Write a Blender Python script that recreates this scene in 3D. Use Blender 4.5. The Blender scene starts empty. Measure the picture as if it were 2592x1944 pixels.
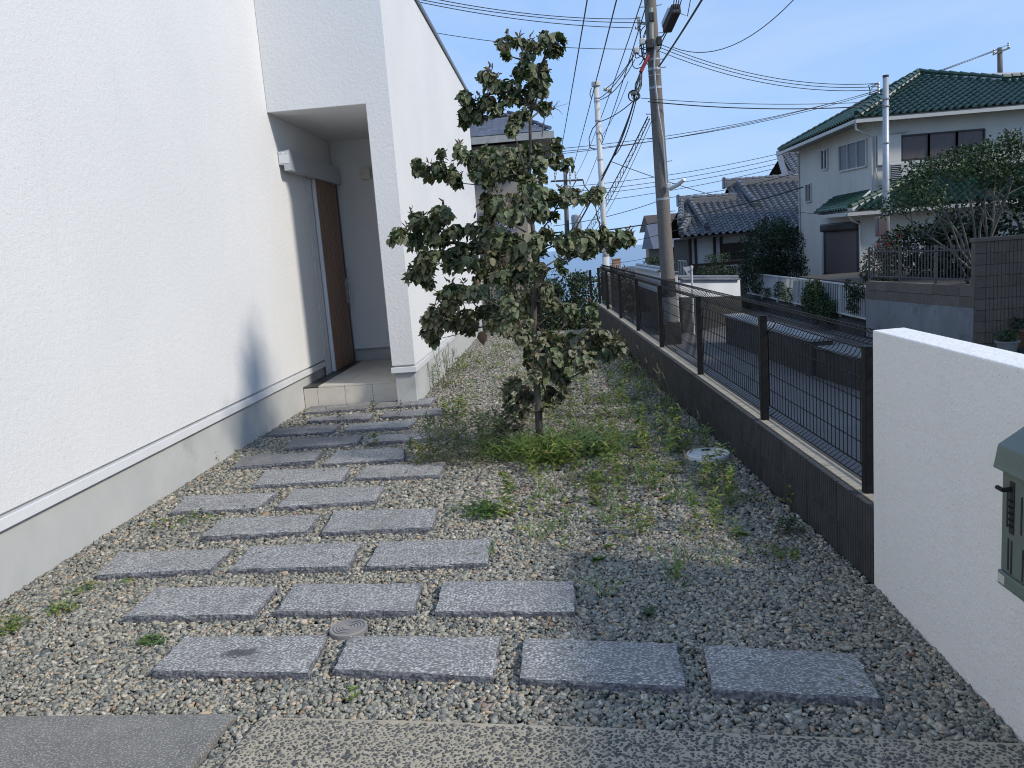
# A side yard beside a white stucco house: gravel, granite stepping stones, a small dogwood, a black mesh
# fence, a lane below it with poles and wires, and tiled houses beyond it.  Units are metres, +Y runs along the house wall.
import bpy, math, random
import numpy as np
from mathutils import Vector, Matrix

random.seed(7)
rng = np.random.default_rng(7)
scene = bpy.context.scene
COL = scene.collection

# ------------------------------------------------------------------ camera
cam_data = bpy.data.cameras.new('camera')
cam_data.sensor_width = 36.0
cam_data.lens = 28.6
cam_data.clip_start = 0.05
cam_data.clip_end = 60000
cam = bpy.data.objects.new('camera', cam_data)
cam.matrix_world = Matrix(((0.99576, 0.06637, 0.06364, 0.0), (0.05214, 0.16262, -0.98531, 0.0),
                           (-0.07575, 0.98445, 0.15847, 1.5), (0, 0, 0, 1)))
COL.objects.link(cam)
scene.camera = cam

# ------------------------------------------------------------------ daylight
SUN_DIR = Vector((1.0, -0.42, 0.80)).normalized()      # towards the sun: right of the frame, slightly behind the camera
elev = math.asin(SUN_DIR.z)
azim = math.atan2(SUN_DIR.x, SUN_DIR.y)
world = bpy.data.worlds.new('World')
scene.world = world
world.use_nodes = True
wn = world.node_tree
sky = wn.nodes.new('ShaderNodeTexSky')
sky.sky_type = 'NISHITA'
sky.sun_disc = False
sky.sun_elevation = elev
sky.sun_rotation = azim
sky.altitude = 40
sky.air_density = 1.0
sky.dust_density = 0.0
sky.ozone_density = 2.0
bg = wn.nodes['Background']
bg.inputs['Strength'].default_value = 0.15
gam = wn.nodes.new('ShaderNodeGamma')            # hazy, evenly bright summer sky: less contrast between zenith and horizon
gam.inputs['Gamma'].default_value = 0.22
tint = wn.nodes.new('ShaderNodeMix')
tint.data_type = 'RGBA'; tint.blend_type = 'MULTIPLY'
tint.inputs[0].default_value = 1.0
tint.inputs[7].default_value = (1.17, 1.78, 2.82, 1)
wn.links.new(sky.outputs['Color'], gam.inputs['Color'])
wn.links.new(gam.outputs['Color'], tint.inputs[6])
# thin high cirrus veil over the whole dome
wtc = wn.nodes.new('ShaderNodeTexCoord'); wmp = wn.nodes.new('ShaderNodeMapping'); wmp.inputs['Scale'].default_value = (1.6, 1.2, 5.0); wmp.inputs['Rotation'].default_value = (0.1, 0.2, 0.6)
wnz = wn.nodes.new('ShaderNodeTexNoise'); wnz.inputs['Scale'].default_value = 1.7; wnz.inputs['Detail'].default_value = 7; wnz.inputs['Roughness'].default_value = 0.6; wnz.inputs['Distortion'].default_value = 0.6
wrp = wn.nodes.new('ShaderNodeValToRGB'); wrp.color_ramp.elements[0].position = 0.42; wrp.color_ramp.elements[1].position = 0.78
wrp.color_ramp.elements[0].color = (0.04, 0.04, 0.04, 1); wrp.color_ramp.elements[1].color = (0.42, 0.42, 0.42, 1)
veil = wn.nodes.new('ShaderNodeMix'); veil.data_type = 'RGBA'; veil.inputs[7].default_value = (2.9, 3.35, 3.9, 1)
wn.links.new(wtc.outputs['Generated'], wmp.inputs[0]); wn.links.new(wmp.outputs[0], wnz.inputs['Vector']); wn.links.new(wnz.outputs[0], wrp.inputs[0])
wn.links.new(wrp.outputs[0], veil.inputs[0]); wn.links.new(tint.outputs[2], veil.inputs[6])
wn.links.new(veil.outputs[2], bg.inputs['Color'])
sun_data = bpy.data.lights.new('sun', 'SUN')
sun_data.energy = 2.0
sun_data.angle = math.radians(7.0)
sun_data.color = (1.0, 0.925, 0.82)
sun = bpy.data.objects.new('sun', sun_data)
sun.rotation_euler = SUN_DIR.to_track_quat('Z', 'Y').to_euler()
sun.location = (20, -8, 20)
COL.objects.link(sun)
scene.view_settings.view_transform = 'Standard'
scene.view_settings.look = 'None'
scene.view_settings.exposure = 0.73
scene.view_settings.gamma = 1.0
scene.view_settings.use_curve_mapping = False
scene.cycles.use_denoising = True
scene.cycles.filter_width = 1.05
scene.cycles.max_bounces = 8
scene.cycles.diffuse_bounces = 4

# ------------------------------------------------------------------ helpers
ORG = {}
def origin(o):
    return ORG.get(o.name, Vector((0, 0, 0)))

def tag(o, label=None, cat=None, group=None, kind=None):
    if label: o['label'] = label
    if cat: o['category'] = cat
    if group: o['group'] = group
    if kind: o['kind'] = kind
    return o

def thing(name, label, cat, loc, group=None):
    o = bpy.data.objects.new(name, None)
    o.empty_display_size = 0.2
    COL.objects.link(o)
    o.location = loc
    ORG[o.name] = Vector(loc)
    return tag(o, label, cat, group)

def link_mesh(name, me, parent=None, matrix=None, loc=None):
    """matrix / mesh vertices are world space when parent is None; children are stored relative to the parent's base."""
    o = bpy.data.objects.new(name, me)
    COL.objects.link(o)
    if parent is not None:
        o.parent = parent
        po = origin(parent)
        if matrix is not None:
            o.matrix_local = Matrix.Translation(-po) @ matrix
            ORG[o.name] = matrix.translation.copy()
        else:
            ORG[o.name] = po
    elif matrix is not None:
        o.matrix_world = matrix
        ORG[o.name] = matrix.translation.copy()
    elif loc is not None:
        o.location = loc
        ORG[o.name] = Vector(loc)
    else:
        ORG[o.name] = Vector((0, 0, 0))
    return o

def np_mesh(name, V, F, smooth=False):
    me = bpy.data.meshes.new(name)
    V = np.asarray(V, np.float32); F = np.asarray(F, np.int32)
    m, k = F.shape
    me.vertices.add(len(V)); me.vertices.foreach_set('co', V.ravel())
    me.loops.add(m * k); me.loops.foreach_set('vertex_index', F.ravel())
    me.polygons.add(m); me.polygons.foreach_set('loop_start', np.arange(0, m * k, k, dtype=np.int32))
    if smooth: me.polygons.foreach_set('use_smooth', np.ones(m, dtype=bool))
    me.update(calc_edges=True)
    return me

def np_obj(name, V, F, mat, parent=None, loc=(0, 0, 0), smooth=False):
    off = origin(parent) if parent is not None else Vector(loc)
    me = np_mesh(name, np.asarray(V) - np.array(off), F, smooth)
    me.materials.append(mat)
    return link_mesh(name, me, parent, None, loc if parent is None else None)

class MB:
    """collects shapes in world space and links them as one mesh"""
    def __init__(s): s.v = []; s.f = []
    def add(s, vs, fs):
        n = len(s.v)
        s.v += [tuple(p) for p in vs]
        s.f += [tuple(i + n for i in f) for f in fs]
        return s
    def box(s, x0, x1, y0, y1, z0, z1):
        return s.add([(x0, y0, z0), (x1, y0, z0), (x1, y1, z0), (x0, y1, z0), (x0, y0, z1), (x1, y0, z1), (x1, y1, z1), (x0, y1, z1)],
                     [(0, 3, 2, 1), (4, 5, 6, 7), (0, 1, 5, 4), (1, 2, 6, 5), (2, 3, 7, 6), (3, 0, 4, 7)])
    def obox(s, c, a, b, d):
        c, a, b, d = map(Vector, (c, a, b, d))
        P = [c + a * i + b * j + d * k for k in (-1, 1) for i, j in ((-1, -1), (1, -1), (1, 1), (-1, 1))]
        return s.add(P, [(0, 3, 2, 1), (4, 5, 6, 7), (0, 1, 5, 4), (1, 2, 6, 5), (2, 3, 7, 6), (3, 0, 4, 7)])
    def beam(s, p, q, w, h, up=(0, 0, 1)):
        p, q = Vector(p), Vector(q); d = q - p
        side = d.cross(Vector(up))
        if side.length < 1e-6: side = d.cross(Vector((1, 0, 0)))
        side.normalize(); u = side.cross(d).normalized()
        return s.obox((p + q) / 2, d / 2, side * w / 2, u * h / 2)
    def tube(s, pts, r, n=6, cap=True):
        pts = [Vector(p) for p in pts]; m = len(pts)
        rs = r if isinstance(r, (list, tuple)) else [r] * m
        base = len(s.v); ref = None
        for i, p in enumerate(pts):
            t = (pts[min(i + 1, m - 1)] - pts[max(i - 1, 0)])
            t = t.normalized() if t.length > 1e-9 else Vector((0, 0, 1))
            if ref is None:
                ref = t.cross(Vector((0, 0, 1)))
                if ref.length < 1e-3: ref = t.cross(Vector((1, 0, 0)))
            a = (ref - t * ref.dot(t))
            if a.length < 1e-6: a = t.cross(Vector((0.3, 1, 0.2)))
            a.normalize(); ref = a; b = t.cross(a)
            for k in range(n):
                w = 2 * math.pi * k / n
                s.v.append(tuple(p + (a * math.cos(w) + b * math.sin(w)) * rs[i]))
        for i in range(m - 1):
            for k in range(n):
                s.f.append((base + i * n + k, base + i * n + (k + 1) % n, base + (i + 1) * n + (k + 1) % n, base + (i + 1) * n + k))
        if cap:
            s.f.append(tuple(base + k for k in range(n))[::-1])
            s.f.append(tuple(base + (m - 1) * n + k for k in range(n)))
        return s
    def lathe(s, c, prof, n=24):
        return s.tube([(c[0], c[1], c[2] + z) for r, z in prof], [max(r, 1e-4) for r, z in prof], n) if False else s._lathe(c, prof, n)
    def _lathe(s, c, prof, n):
        base = len(s.v)
        for r, z in prof:
            for k in range(n):
                w = 2 * math.pi * k / n
                s.v.append((c[0] + r * math.cos(w), c[1] + r * math.sin(w), c[2] + z))
        for i in range(len(prof) - 1):
            for k in range(n):
                s.f.append((base + i * n + k, base + i * n + (k + 1) % n, base + (i + 1) * n + (k + 1) % n, base + (i + 1) * n + k))
        s.f.append(tuple(base + k for k in range(n))[::-1])
        s.f.append(tuple(base + (len(prof) - 1) * n + k for k in range(n)))
        return s
    def prism(s, poly, vec):
        n = len(poly); vec = Vector(vec); poly = [Vector(p) for p in poly]
        return s.add(poly + [p + vec for p in poly],
                     [tuple(range(n))[::-1], tuple(range(n, 2 * n))] + [(i, (i + 1) % n, n + (i + 1) % n, n + i) for i in range(n)])
    def poly(s, *pts):
        return s.add(pts, [tuple(range(len(pts)))])
    def mesh(s, name, off=(0, 0, 0), smooth=False):
        me = bpy.data.meshes.new(name)
        me.from_pydata([(x - off[0], y - off[1], z - off[2]) for x, y, z in s.v], [], s.f)
        if smooth:
            me.polygons.foreach_set('use_smooth', [True] * len(me.polygons))
        me.update()
        return me
    def build(s, name, mat, parent=None, smooth=False, bevel=0, loc=None, flip=False):
        off = origin(parent) if parent is not None else Vector(loc or (0, 0, 0))
        me = s.mesh(name, off, smooth)
        me.materials.append(mat)
        o = link_mesh(name, me, parent, None, loc if parent is None else None)
        if bevel:
            m = o.modifiers.new('bevel', 'BEVEL'); m.width = bevel; m.segments = 2; m.limit_method = 'ANGLE'; m.angle_limit = math.radians(40)
        return o

# ------------------------------------------------------------------ materials
def nodes_of(name):
    m = bpy.data.materials.new(name)
    m.use_nodes = True
    nt = m.node_tree
    return m, nt, nt.nodes['Principled BSDF'], nt.links

def N(nt, kind, **kw):
    n = nt.nodes.new(kind)
    for k, v in kw.items():
        if k in n.inputs: n.inputs[k].default_value = v
        else: setattr(n, k, v)
    return n

def ramp(nt, stops, interp='LINEAR'):
    r = nt.nodes.new('ShaderNodeValToRGB'); e = r.color_ramp; e.interpolation = interp
    while len(e.elements) < len(stops): e.elements.new(0.5)
    for el, (p, c) in zip(e.elements, stops):
        el.position = p; el.color = (c[0], c[1], c[2], 1) if not isinstance(c, (int, float)) else (c, c, c, 1)
    return r

def coords(nt, jitter=False):
    tc = nt.nodes.new('ShaderNodeTexCoord')
    if not jitter: return tc.outputs['Object']
    oi = nt.nodes.new('ShaderNodeObjectInfo')
    mul = N(nt, 'ShaderNodeVectorMath', operation='SCALE'); mul.inputs['Scale'].default_value = 37.0
    comb = nt.nodes.new('ShaderNodeCombineXYZ')
    for i in range(3): nt.links.new(oi.outputs['Random'], comb.inputs[i])
    nt.links.new(comb.outputs[0], mul.inputs[0])
    add = N(nt, 'ShaderNodeVectorMath', operation='ADD')
    nt.links.new(tc.outputs['Object'], add.inputs[0]); nt.links.new(mul.outputs[0], add.inputs[1])
    return add.outputs[0]

def mixc(nt, fac, a, b, blend='MIX'):
    m = nt.nodes.new('ShaderNodeMix'); m.data_type = 'RGBA'; m.blend_type = blend
    for sock, v in ((m.inputs[0], fac), (m.inputs[6], a), (m.inputs[7], b)):
        if hasattr(v, 'is_linked'): nt.links.new(v, sock)
        elif isinstance(v, (int, float)): sock.default_value = v
        else: sock.default_value = (v[0], v[1], v[2], 1)
    return m.outputs[2]

def pbr(name, c1, c2=None, scale=6, rough=0.6, bump=0.0, bscale=60, bdist=0.004, metal=0.0, detail=6, stretch=None,
        speck=None, speck_scale=200, jitter=False, spec=0.5, contrast=(0.35, 0.65), stain=None, rand=0.0):
    m, nt, b, L = nodes_of(name)
    co = coords(nt, jitter)
    if stretch:
        mp = nt.nodes.new('ShaderNodeMapping'); mp.inputs['Scale'].default_value = stretch
        L.new(co, mp.inputs[0]); co2 = mp.outputs[0]
    else: co2 = co
    c2 = c2 or tuple(x * 0.82 for x in c1)
    n1 = N(nt, 'ShaderNodeTexNoise', Scale=scale, Detail=detail, Roughness=0.62); L.new(co2, n1.inputs['Vector'])
    r1 = ramp(nt, [(contrast[0], c1), (contrast[1], c2)]); L.new(n1.outputs[0], r1.inputs[0])
    col = r1.outputs[0]
    if stain:
        n3 = N(nt, 'ShaderNodeTexNoise', Scale=stain[1], Detail=5, Roughness=0.7); L.new(co, n3.inputs['Vector'])
        r3 = ramp(nt, [(stain[2], 0.0), (stain[3], 1.0)]); L.new(n3.outputs[0], r3.inputs[0])
        col = mixc(nt, r3.outputs[0], col, stain[0])
    if speck:
        n2 = N(nt, 'ShaderNodeTexNoise', Scale=speck_scale, Detail=2); L.new(co, n2.inputs['Vector'])
        r2 = ramp(nt, [(0.52, 0.0), (0.62, 1.0)]); L.new(n2.outputs[0], r2.inputs[0])
        col = mixc(nt, r2.outputs[0], col, speck)
    if rand:
        oi = nt.nodes.new('ShaderNodeObjectInfo')
        rr = ramp(nt, [(0, 1 - rand), (1, 1 + rand)]); L.new(oi.outputs['Random'], rr.inputs[0])
        col = mixc(nt, 1.0, col, rr.outputs[0], 'MULTIPLY')
    L.new(col, b.inputs['Base Color'])
    b.inputs['Roughness'].default_value = rough
    b.inputs['Metallic'].default_value = metal
    b.inputs['Specular IOR Level'].default_value = spec
    if bump:
        nb = N(nt, 'ShaderNodeTexNoise', Scale=bscale, Detail=5, Roughness=0.6); L.new(co2, nb.inputs['Vector'])
        bp = N(nt, 'ShaderNodeBump', Strength=bump, Distance=bdist); L.new(nb.outputs[0], bp.inputs['Height'])
        L.new(bp.outputs[0], b.inputs['Normal'])
    return m

def island_mat(name, stops, rough=0.75, grain=0.25, gscale=60, sub=0.0, back=None, transl=0.0, spec=0.4, bump=0.0):
    """colour picked per loose piece (pebble, leaf)"""
    m, nt, b, L = nodes_of(name)
    g = nt.nodes.new('ShaderNodeNewGeometry')
    r = ramp(nt, stops, 'LINEAR'); L.new(g.outputs['Random Per Island'], r.inputs[0])
    co = coords(nt)
    n = N(nt, 'ShaderNodeTexNoise', Scale=gscale, Detail=4); L.new(co, n.inputs['Vector'])
    rr = ramp(nt, [(0.3, 1 - grain), (0.7, 1 + grain)]); L.new(n.outputs[0], rr.inputs[0])
    col = mixc(nt, 1.0, r.outputs[0], rr.outputs[0], 'MULTIPLY')
    if back:
        col = mixc(nt, g.outputs['Backfacing'], col, mixc(nt, 0.5, col, back))
    L.new(col, b.inputs['Base Color'])
    b.inputs['Roughness'].default_value = rough
    b.inputs['Specular IOR Level'].default_value = spec
    if bump:
        bp = N(nt, 'ShaderNodeBump', Strength=bump, Distance=0.004); L.new(n.outputs[0], bp.inputs['Height']); L.new(bp.outputs[0], b.inputs['Normal'])
    if transl:
        tr = nt.nodes.new('ShaderNodeBsdfTranslucent'); L.new(col, tr.inputs['Color'])
        mx = nt.nodes.new('ShaderNodeMixShader'); mx.inputs[0].default_value = transl
        out = nt.nodes['Material Output']
        L.new(b.outputs[0], mx.inputs[1]); L.new(tr.outputs[0], mx.inputs[2]); L.new(mx.outputs[0], out.inputs['Surface'])
    return m

def stucco_mat(name, c1, c2, strength=0.55, bscale=95):
    m, nt, b, L = nodes_of(name)
    co = coords(nt)
    n1 = N(nt, 'ShaderNodeTexNoise', Scale=0.7, Detail=5); L.new(co, n1.inputs['Vector'])
    r1 = ramp(nt, [(0.35, c1), (0.68, c2)]); L.new(n1.outputs[0], r1.inputs[0])
    mp = nt.nodes.new('ShaderNodeMapping'); mp.inputs['Scale'].default_value = (3, 3, 0.35); L.new(co, mp.inputs[0])
    n4 = N(nt, 'ShaderNodeTexNoise', Scale=2.2, Detail=6, Roughness=0.7); L.new(mp.outputs[0], n4.inputs['Vector'])
    r4 = ramp(nt, [(0.55, 0.0), (0.85, 0.35)]); L.new(n4.outputs[0], r4.inputs[0])
    col = mixc(nt, r4.outputs[0], r1.outputs[0], tuple(x * 0.86 for x in c2))
    # pinhole pits of the spray finish
    vo = N(nt, 'ShaderNodeTexVoronoi', Scale=42, Randomness=1.0); L.new(co, vo.inputs['Vector'])
    rv = ramp(nt, [(0.05, 1.0), (0.11, 0.0)]); L.new(vo.outputs['Distance'], rv.inputs[0])
    col = mixc(nt, rv.outputs[0], col, tuple(x * 0.55 for x in c2))
    L.new(col, b.inputs['Base Color']); b.inputs['Roughness'].default_value = 0.92; b.inputs['Specular IOR Level'].default_value = 0.2
    nb = N(nt, 'ShaderNodeTexNoise', Scale=bscale, Detail=4, Roughness=0.65); L.new(co, nb.inputs['Vector'])
    nb2 = N(nt, 'ShaderNodeTexNoise', Scale=bscale * 0.3, Detail=2); L.new(co, nb2.inputs['Vector'])
    mth = N(nt, 'ShaderNodeMath', operation='ADD'); L.new(nb.outputs[0], mth.inputs[0]); L.new(nb2.outputs[0], mth.inputs[1])
    bp = N(nt, 'ShaderNodeBump', Strength=strength, Distance=0.006); L.new(mth.outputs[0], bp.inputs['Height'])
    L.new(bp.outputs[0], b.inputs['Normal'])
    return m

def granite_mat():
    """dark blue-grey granite with rows of pale chisel bruises"""
    m, nt, b, L = nodes_of('hammered_granite')
    co = coords(nt, True)
    warp = N(nt, 'ShaderNodeTexNoise', Scale=3.0, Detail=1); L.new(co, warp.inputs['Vector'])
    ws = N(nt, 'ShaderNodeVectorMath', operation='SCALE'); ws.inputs['Scale'].default_value = 0.16; L.new(warp.outputs['Color'], ws.inputs[0])
    ad = N(nt, 'ShaderNodeVectorMath', operation='ADD'); L.new(co, ad.inputs[0]); L.new(ws.outputs[0], ad.inputs[1])
    mp = nt.nodes.new('ShaderNodeMapping'); mp.inputs['Scale'].default_value = (66, 175, 90); L.new(ad.outputs[0], mp.inputs[0])
    vo = N(nt, 'ShaderNodeTexVoronoi', Scale=1.0, Randomness=0.75); L.new(mp.outputs[0], vo.inputs['Vector'])
    ns = N(nt, 'ShaderNodeTexNoise', Scale=150, Detail=3); L.new(co, ns.inputs['Vector'])
    sub = N(nt, 'ShaderNodeMath', operation='MULTIPLY_ADD'); sub.inputs[1].default_value = 0.6; L.new(ns.outputs[0], sub.inputs[0]); L.new(vo.outputs['Distance'], sub.inputs[2])
    lo = N(nt, 'ShaderNodeTexNoise', Scale=5.5, Detail=3); L.new(co, lo.inputs['Vector'])
    sub2 = N(nt, 'ShaderNodeMath', operation='MULTIPLY_ADD'); sub2.inputs[1].default_value = 0.22; L.new(lo.outputs[0], sub2.inputs[0]); L.new(sub.outputs[0], sub2.inputs[2])
    rc = ramp(nt, [(0.52, (0.67, 0.66, 0.635)), (0.74, (0.37, 0.366, 0.354)), (1.0, (0.16, 0.159, 0.155))]); L.new(sub2.outputs[0], rc.inputs[0])
    # worn, dirty patches
    nd = N(nt, 'ShaderNodeTexNoise', Scale=2.4, Detail=6, Roughness=0.7); L.new(co, nd.inputs['Vector'])
    rd = ramp(nt, [(0.55, 0.0), (0.78, 0.6)]); L.new(nd.outputs[0], rd.inputs[0])
    col = mixc(nt, rd.outputs[0], rc.outputs[0], (0.16, 0.155, 0.155))
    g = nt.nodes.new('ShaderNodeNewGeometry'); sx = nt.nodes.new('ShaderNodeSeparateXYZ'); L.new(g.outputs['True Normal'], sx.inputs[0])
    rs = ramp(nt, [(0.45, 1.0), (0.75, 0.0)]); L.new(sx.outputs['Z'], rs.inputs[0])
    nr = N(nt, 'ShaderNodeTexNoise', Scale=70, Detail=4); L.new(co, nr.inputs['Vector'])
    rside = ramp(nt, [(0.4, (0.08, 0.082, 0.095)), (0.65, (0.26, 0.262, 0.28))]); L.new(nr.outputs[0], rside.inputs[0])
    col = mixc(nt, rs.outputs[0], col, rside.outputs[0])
    L.new(col, b.inputs['Base Color']); b.inputs['Roughness'].default_value = 0.78
    bp = N(nt, 'ShaderNodeBump', Strength=0.7, Distance=0.004); bp.invert = True; L.new(sub.outputs[0], bp.inputs['Height']); L.new(bp.outputs[0], b.inputs['Normal'])
    return m

def gravel_mat():
    m, nt, b, L = nodes_of('gravel_bed')
    co = coords(nt)
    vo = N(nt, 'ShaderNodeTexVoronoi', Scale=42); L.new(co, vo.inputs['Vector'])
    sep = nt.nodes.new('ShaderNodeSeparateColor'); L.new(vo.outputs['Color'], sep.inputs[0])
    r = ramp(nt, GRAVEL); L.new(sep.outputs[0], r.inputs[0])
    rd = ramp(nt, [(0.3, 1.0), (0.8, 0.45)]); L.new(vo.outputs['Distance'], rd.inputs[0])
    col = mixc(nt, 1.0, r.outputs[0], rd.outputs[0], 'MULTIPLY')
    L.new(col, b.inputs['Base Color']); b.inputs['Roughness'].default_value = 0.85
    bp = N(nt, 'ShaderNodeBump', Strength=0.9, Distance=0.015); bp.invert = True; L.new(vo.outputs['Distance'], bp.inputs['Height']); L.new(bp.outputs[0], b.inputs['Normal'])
    return m

GRAVEL = [(0.0, (0.094, 0.105, 0.099)), (0.10, (0.193, 0.198, 0.176)), (0.24, (0.330, 0.314, 0.253)), (0.36, (0.127, 0.138, 0.130)), (0.46, (0.418, 0.385, 0.303)),
          (0.58, (0.237, 0.242, 0.209)), (0.67, (0.440, 0.347, 0.231)), (0.72, (0.341, 0.330, 0.281)), (0.82, (0.165, 0.176, 0.163)), (0.91, (0.550, 0.506, 0.418)), (0.965, (0.319, 0.209, 0.138)), (1.0, (0.253, 0.259, 0.220))]
M = {}
M['stucco'] = stucco_mat('white_stucco', (0.755, 0.752, 0.74), (0.71, 0.712, 0.705))
M['stucco_wall'] = stucco_mat('garden_wall_stucco', (0.83, 0.81, 0.77), (0.79, 0.775, 0.74), 0.9, 80)
M['plinth'] = pbr('plinth_mortar', (0.50, 0.505, 0.49), (0.43, 0.44, 0.43), scale=2.0, rough=0.85, bump=0.12, bscale=90, stain=((0.30, 0.30, 0.29), 1.3, 0.60, 0.8))
M['white_metal'] = pbr('white_painted_metal', (0.72, 0.73, 0.74), (0.68, 0.69, 0.70), rough=0.35)
M['alu'] = pbr('aluminium', (0.50, 0.52, 0.54), (0.46, 0.48, 0.50), rough=0.35, metal=0.3, stretch=(2, 2, 40))
M['black_gap'] = pbr('black_rubber', (0.012, 0.012, 0.013), rough=0.6)
M['door_wood'] = pbr('door_boards', (0.26, 0.15, 0.098), (0.185, 0.105, 0.068), scale=4, rough=0.5, stretch=(12, 12, 0.8), bump=0.1, bscale=20, rand=0.08, jitter=True)
M['door_edge'] = pbr('door_groove', (0.05, 0.028, 0.018), rough=0.6)
M['steel'] = pbr('stainless_steel', (0.45, 0.46, 0.47), rough=0.3, metal=0.9)
M['tile'] = pbr('porch_tile', (0.66, 0.61, 0.53), (0.59, 0.545, 0.475), scale=5, rough=0.55, bump=0.04, rand=0.05, jitter=True, stain=((0.40, 0.36, 0.31), 4, 0.6, 0.85))
M['grout'] = pbr('grout', (0.20, 0.18, 0.16), rough=0.9)
M['strip'] = pbr('dark_threshold', (0.10, 0.10, 0.10), rough=0.45, metal=0.3)
M['lamp'] = pbr('porch_lamp', (0.66, 0.62, 0.53), rough=0.5)
M['granite'] = granite_mat()
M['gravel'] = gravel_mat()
M['pebble'] = island_mat('crushed_stone', GRAVEL, rough=0.8, grain=0.3, gscale=120)
M['concrete'] = pbr('old_concrete', (0.18, 0.175, 0.16), (0.115, 0.112, 0.105), scale=3, rough=0.85, bump=0.6, bscale=200, bdist=0.004, speck=(0.30, 0.29, 0.26), speck_scale=150, stain=((0.09, 0.09, 0.08), 2.5, 0.55, 0.75))
M['mortar'] = pbr('cream_mortar', (0.41, 0.36, 0.27), (0.32, 0.285, 0.215), scale=14, rough=0.9, bump=0.3, bscale=220)
M['washed_pebble'] = island_mat('washed_pebble', [(0, (0.055, 0.058, 0.058)), (0.5, (0.10, 0.103, 0.10)), (0.85, (0.15, 0.15, 0.14)), (1, (0.21, 0.185, 0.145))], rough=0.6, grain=0.15)
M['asphalt'] = pbr('asphalt', (0.115, 0.106, 0.10), (0.092, 0.086, 0.082), scale=1.2, rough=0.9, bump=0.6, bscale=160, bdist=0.006, speck=(0.18, 0.175, 0.175), speck_scale=180, stain=((0.16, 0.155, 0.15), 0.6, 0.5, 0.7))
M['black_block'] = pbr('black_block', (0.064, 0.066, 0.068), (0.044, 0.045, 0.047), scale=10, rough=0.85, bump=0.5, bscale=200, bdist=0.003, spec=0.25, rand=0.05, jitter=True, stain=((0.10, 0.10, 0.10), 6, 0.62, 0.85))
M['cap_mortar'] = pbr('tan_cap_mortar', (0.38, 0.335, 0.26), (0.29, 0.26, 0.205), scale=18, rough=0.9, bump=0.5, bscale=200, bdist=0.003, stain=((0.16, 0.15, 0.13), 5, 0.55, 0.8))
M['black_paint'] = pbr('black_fence_paint', (0.014, 0.014, 0.015), (0.010, 0.010, 0.011), rough=0.55, spec=0.2)
M['box_green'] = pbr('grey_green_plastic', (0.13, 0.165, 0.14), (0.105, 0.135, 0.118), scale=9, rough=0.5, bump=0.05, bscale=80, stain=((0.17, 0.19, 0.165), 7, 0.6, 0.8))
M['sticker'] = pbr('sticker', (0.58, 0.58, 0.50), rough=0.5)
M['galv'] = pbr('galvanised', (0.42, 0.44, 0.46), (0.34, 0.36, 0.38), scale=9, rough=0.5, metal=0.4)
M['silver'] = pbr('silver_cover', (0.80, 0.80, 0.78), (0.66, 0.66, 0.65), scale=20, rough=0.55, metal=0.0, bump=0.2, bscale=120)
M['grey_plastic'] = pbr('grey_resin', (0.27, 0.255, 0.25), (0.22, 0.21, 0.205), scale=20, rough=0.6)

# ------------------------------------------------------------------ the lie of the land
ROAD_Z = -0.95
def strip_sheet(name, rows, mat):
    """rows of points, front to back"""
    mb = MB(); k = len(rows[0])
    vs = [p for r in rows for p in r]
    fs = [(i * k + j, i * k + j + 1, (i + 1) * k + j + 1, (i + 1) * k + j) for i in range(len(rows) - 1) for j in range(k - 1)]
    mb.add(vs, fs)
    return tag(mb.build(name, mat), kind='structure')

M['sea'] = pbr('sea_water', (0.05, 0.11, 0.20), (0.045, 0.10, 0.185), scale=0.002, rough=0.22, bump=0.3, bscale=0.02, bdist=3.0)
M['terrain'] = pbr('hillside', (0.10, 0.105, 0.075), (0.075, 0.085, 0.05), scale=0.15, rough=0.95, stain=((0.16, 0.15, 0.13), 0.05, 0.5, 0.7))
strip_sheet('terrain', [[(x, y, z) for x in (-400, -80, -20, 20, 80, 400)] for y, z in
            ((-60, -1.1), (0, -1.1), (30, -1.2), (50, -2.6), (120, -11), (300, -28), (560, -44), (700, -60))], M['terrain'])
strip_sheet('sea', [[(x, y, -42) for x in (-30000, -2000, 2000, 30000)] for y in (400, 3000, 26000)], M['sea'])
strip_sheet('road', [[(0.6, -12, ROAD_Z), (14, -12, ROAD_Z)], [(0.6, 15, ROAD_Z), (14, 15, ROAD_Z)], [(0.2, 24, ROAD_Z - 0.06), (14, 24, ROAD_Z - 0.06)], [(-2, 31, ROAD_Z - 0.12), (5.5, 31, ROAD_Z - 0.12)]], M['asphalt'])
# raised yard: a sheet with its own retaining sides
yard = MB()
edge = [(-12, -4), (1.30, -4), (1.31, 3.34), (0.74, 15.3), (-1.5, 16.2), (-12, 16.2)]
yard.add([(x, y, -0.03) for x, y in edge], [tuple(range(6))])
yard.prism([(x, y, -0.034) for x, y in edge], (0, 0, -1.3))
tag(yard.build('gravel_yard', M['gravel']), kind='structure')

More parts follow.
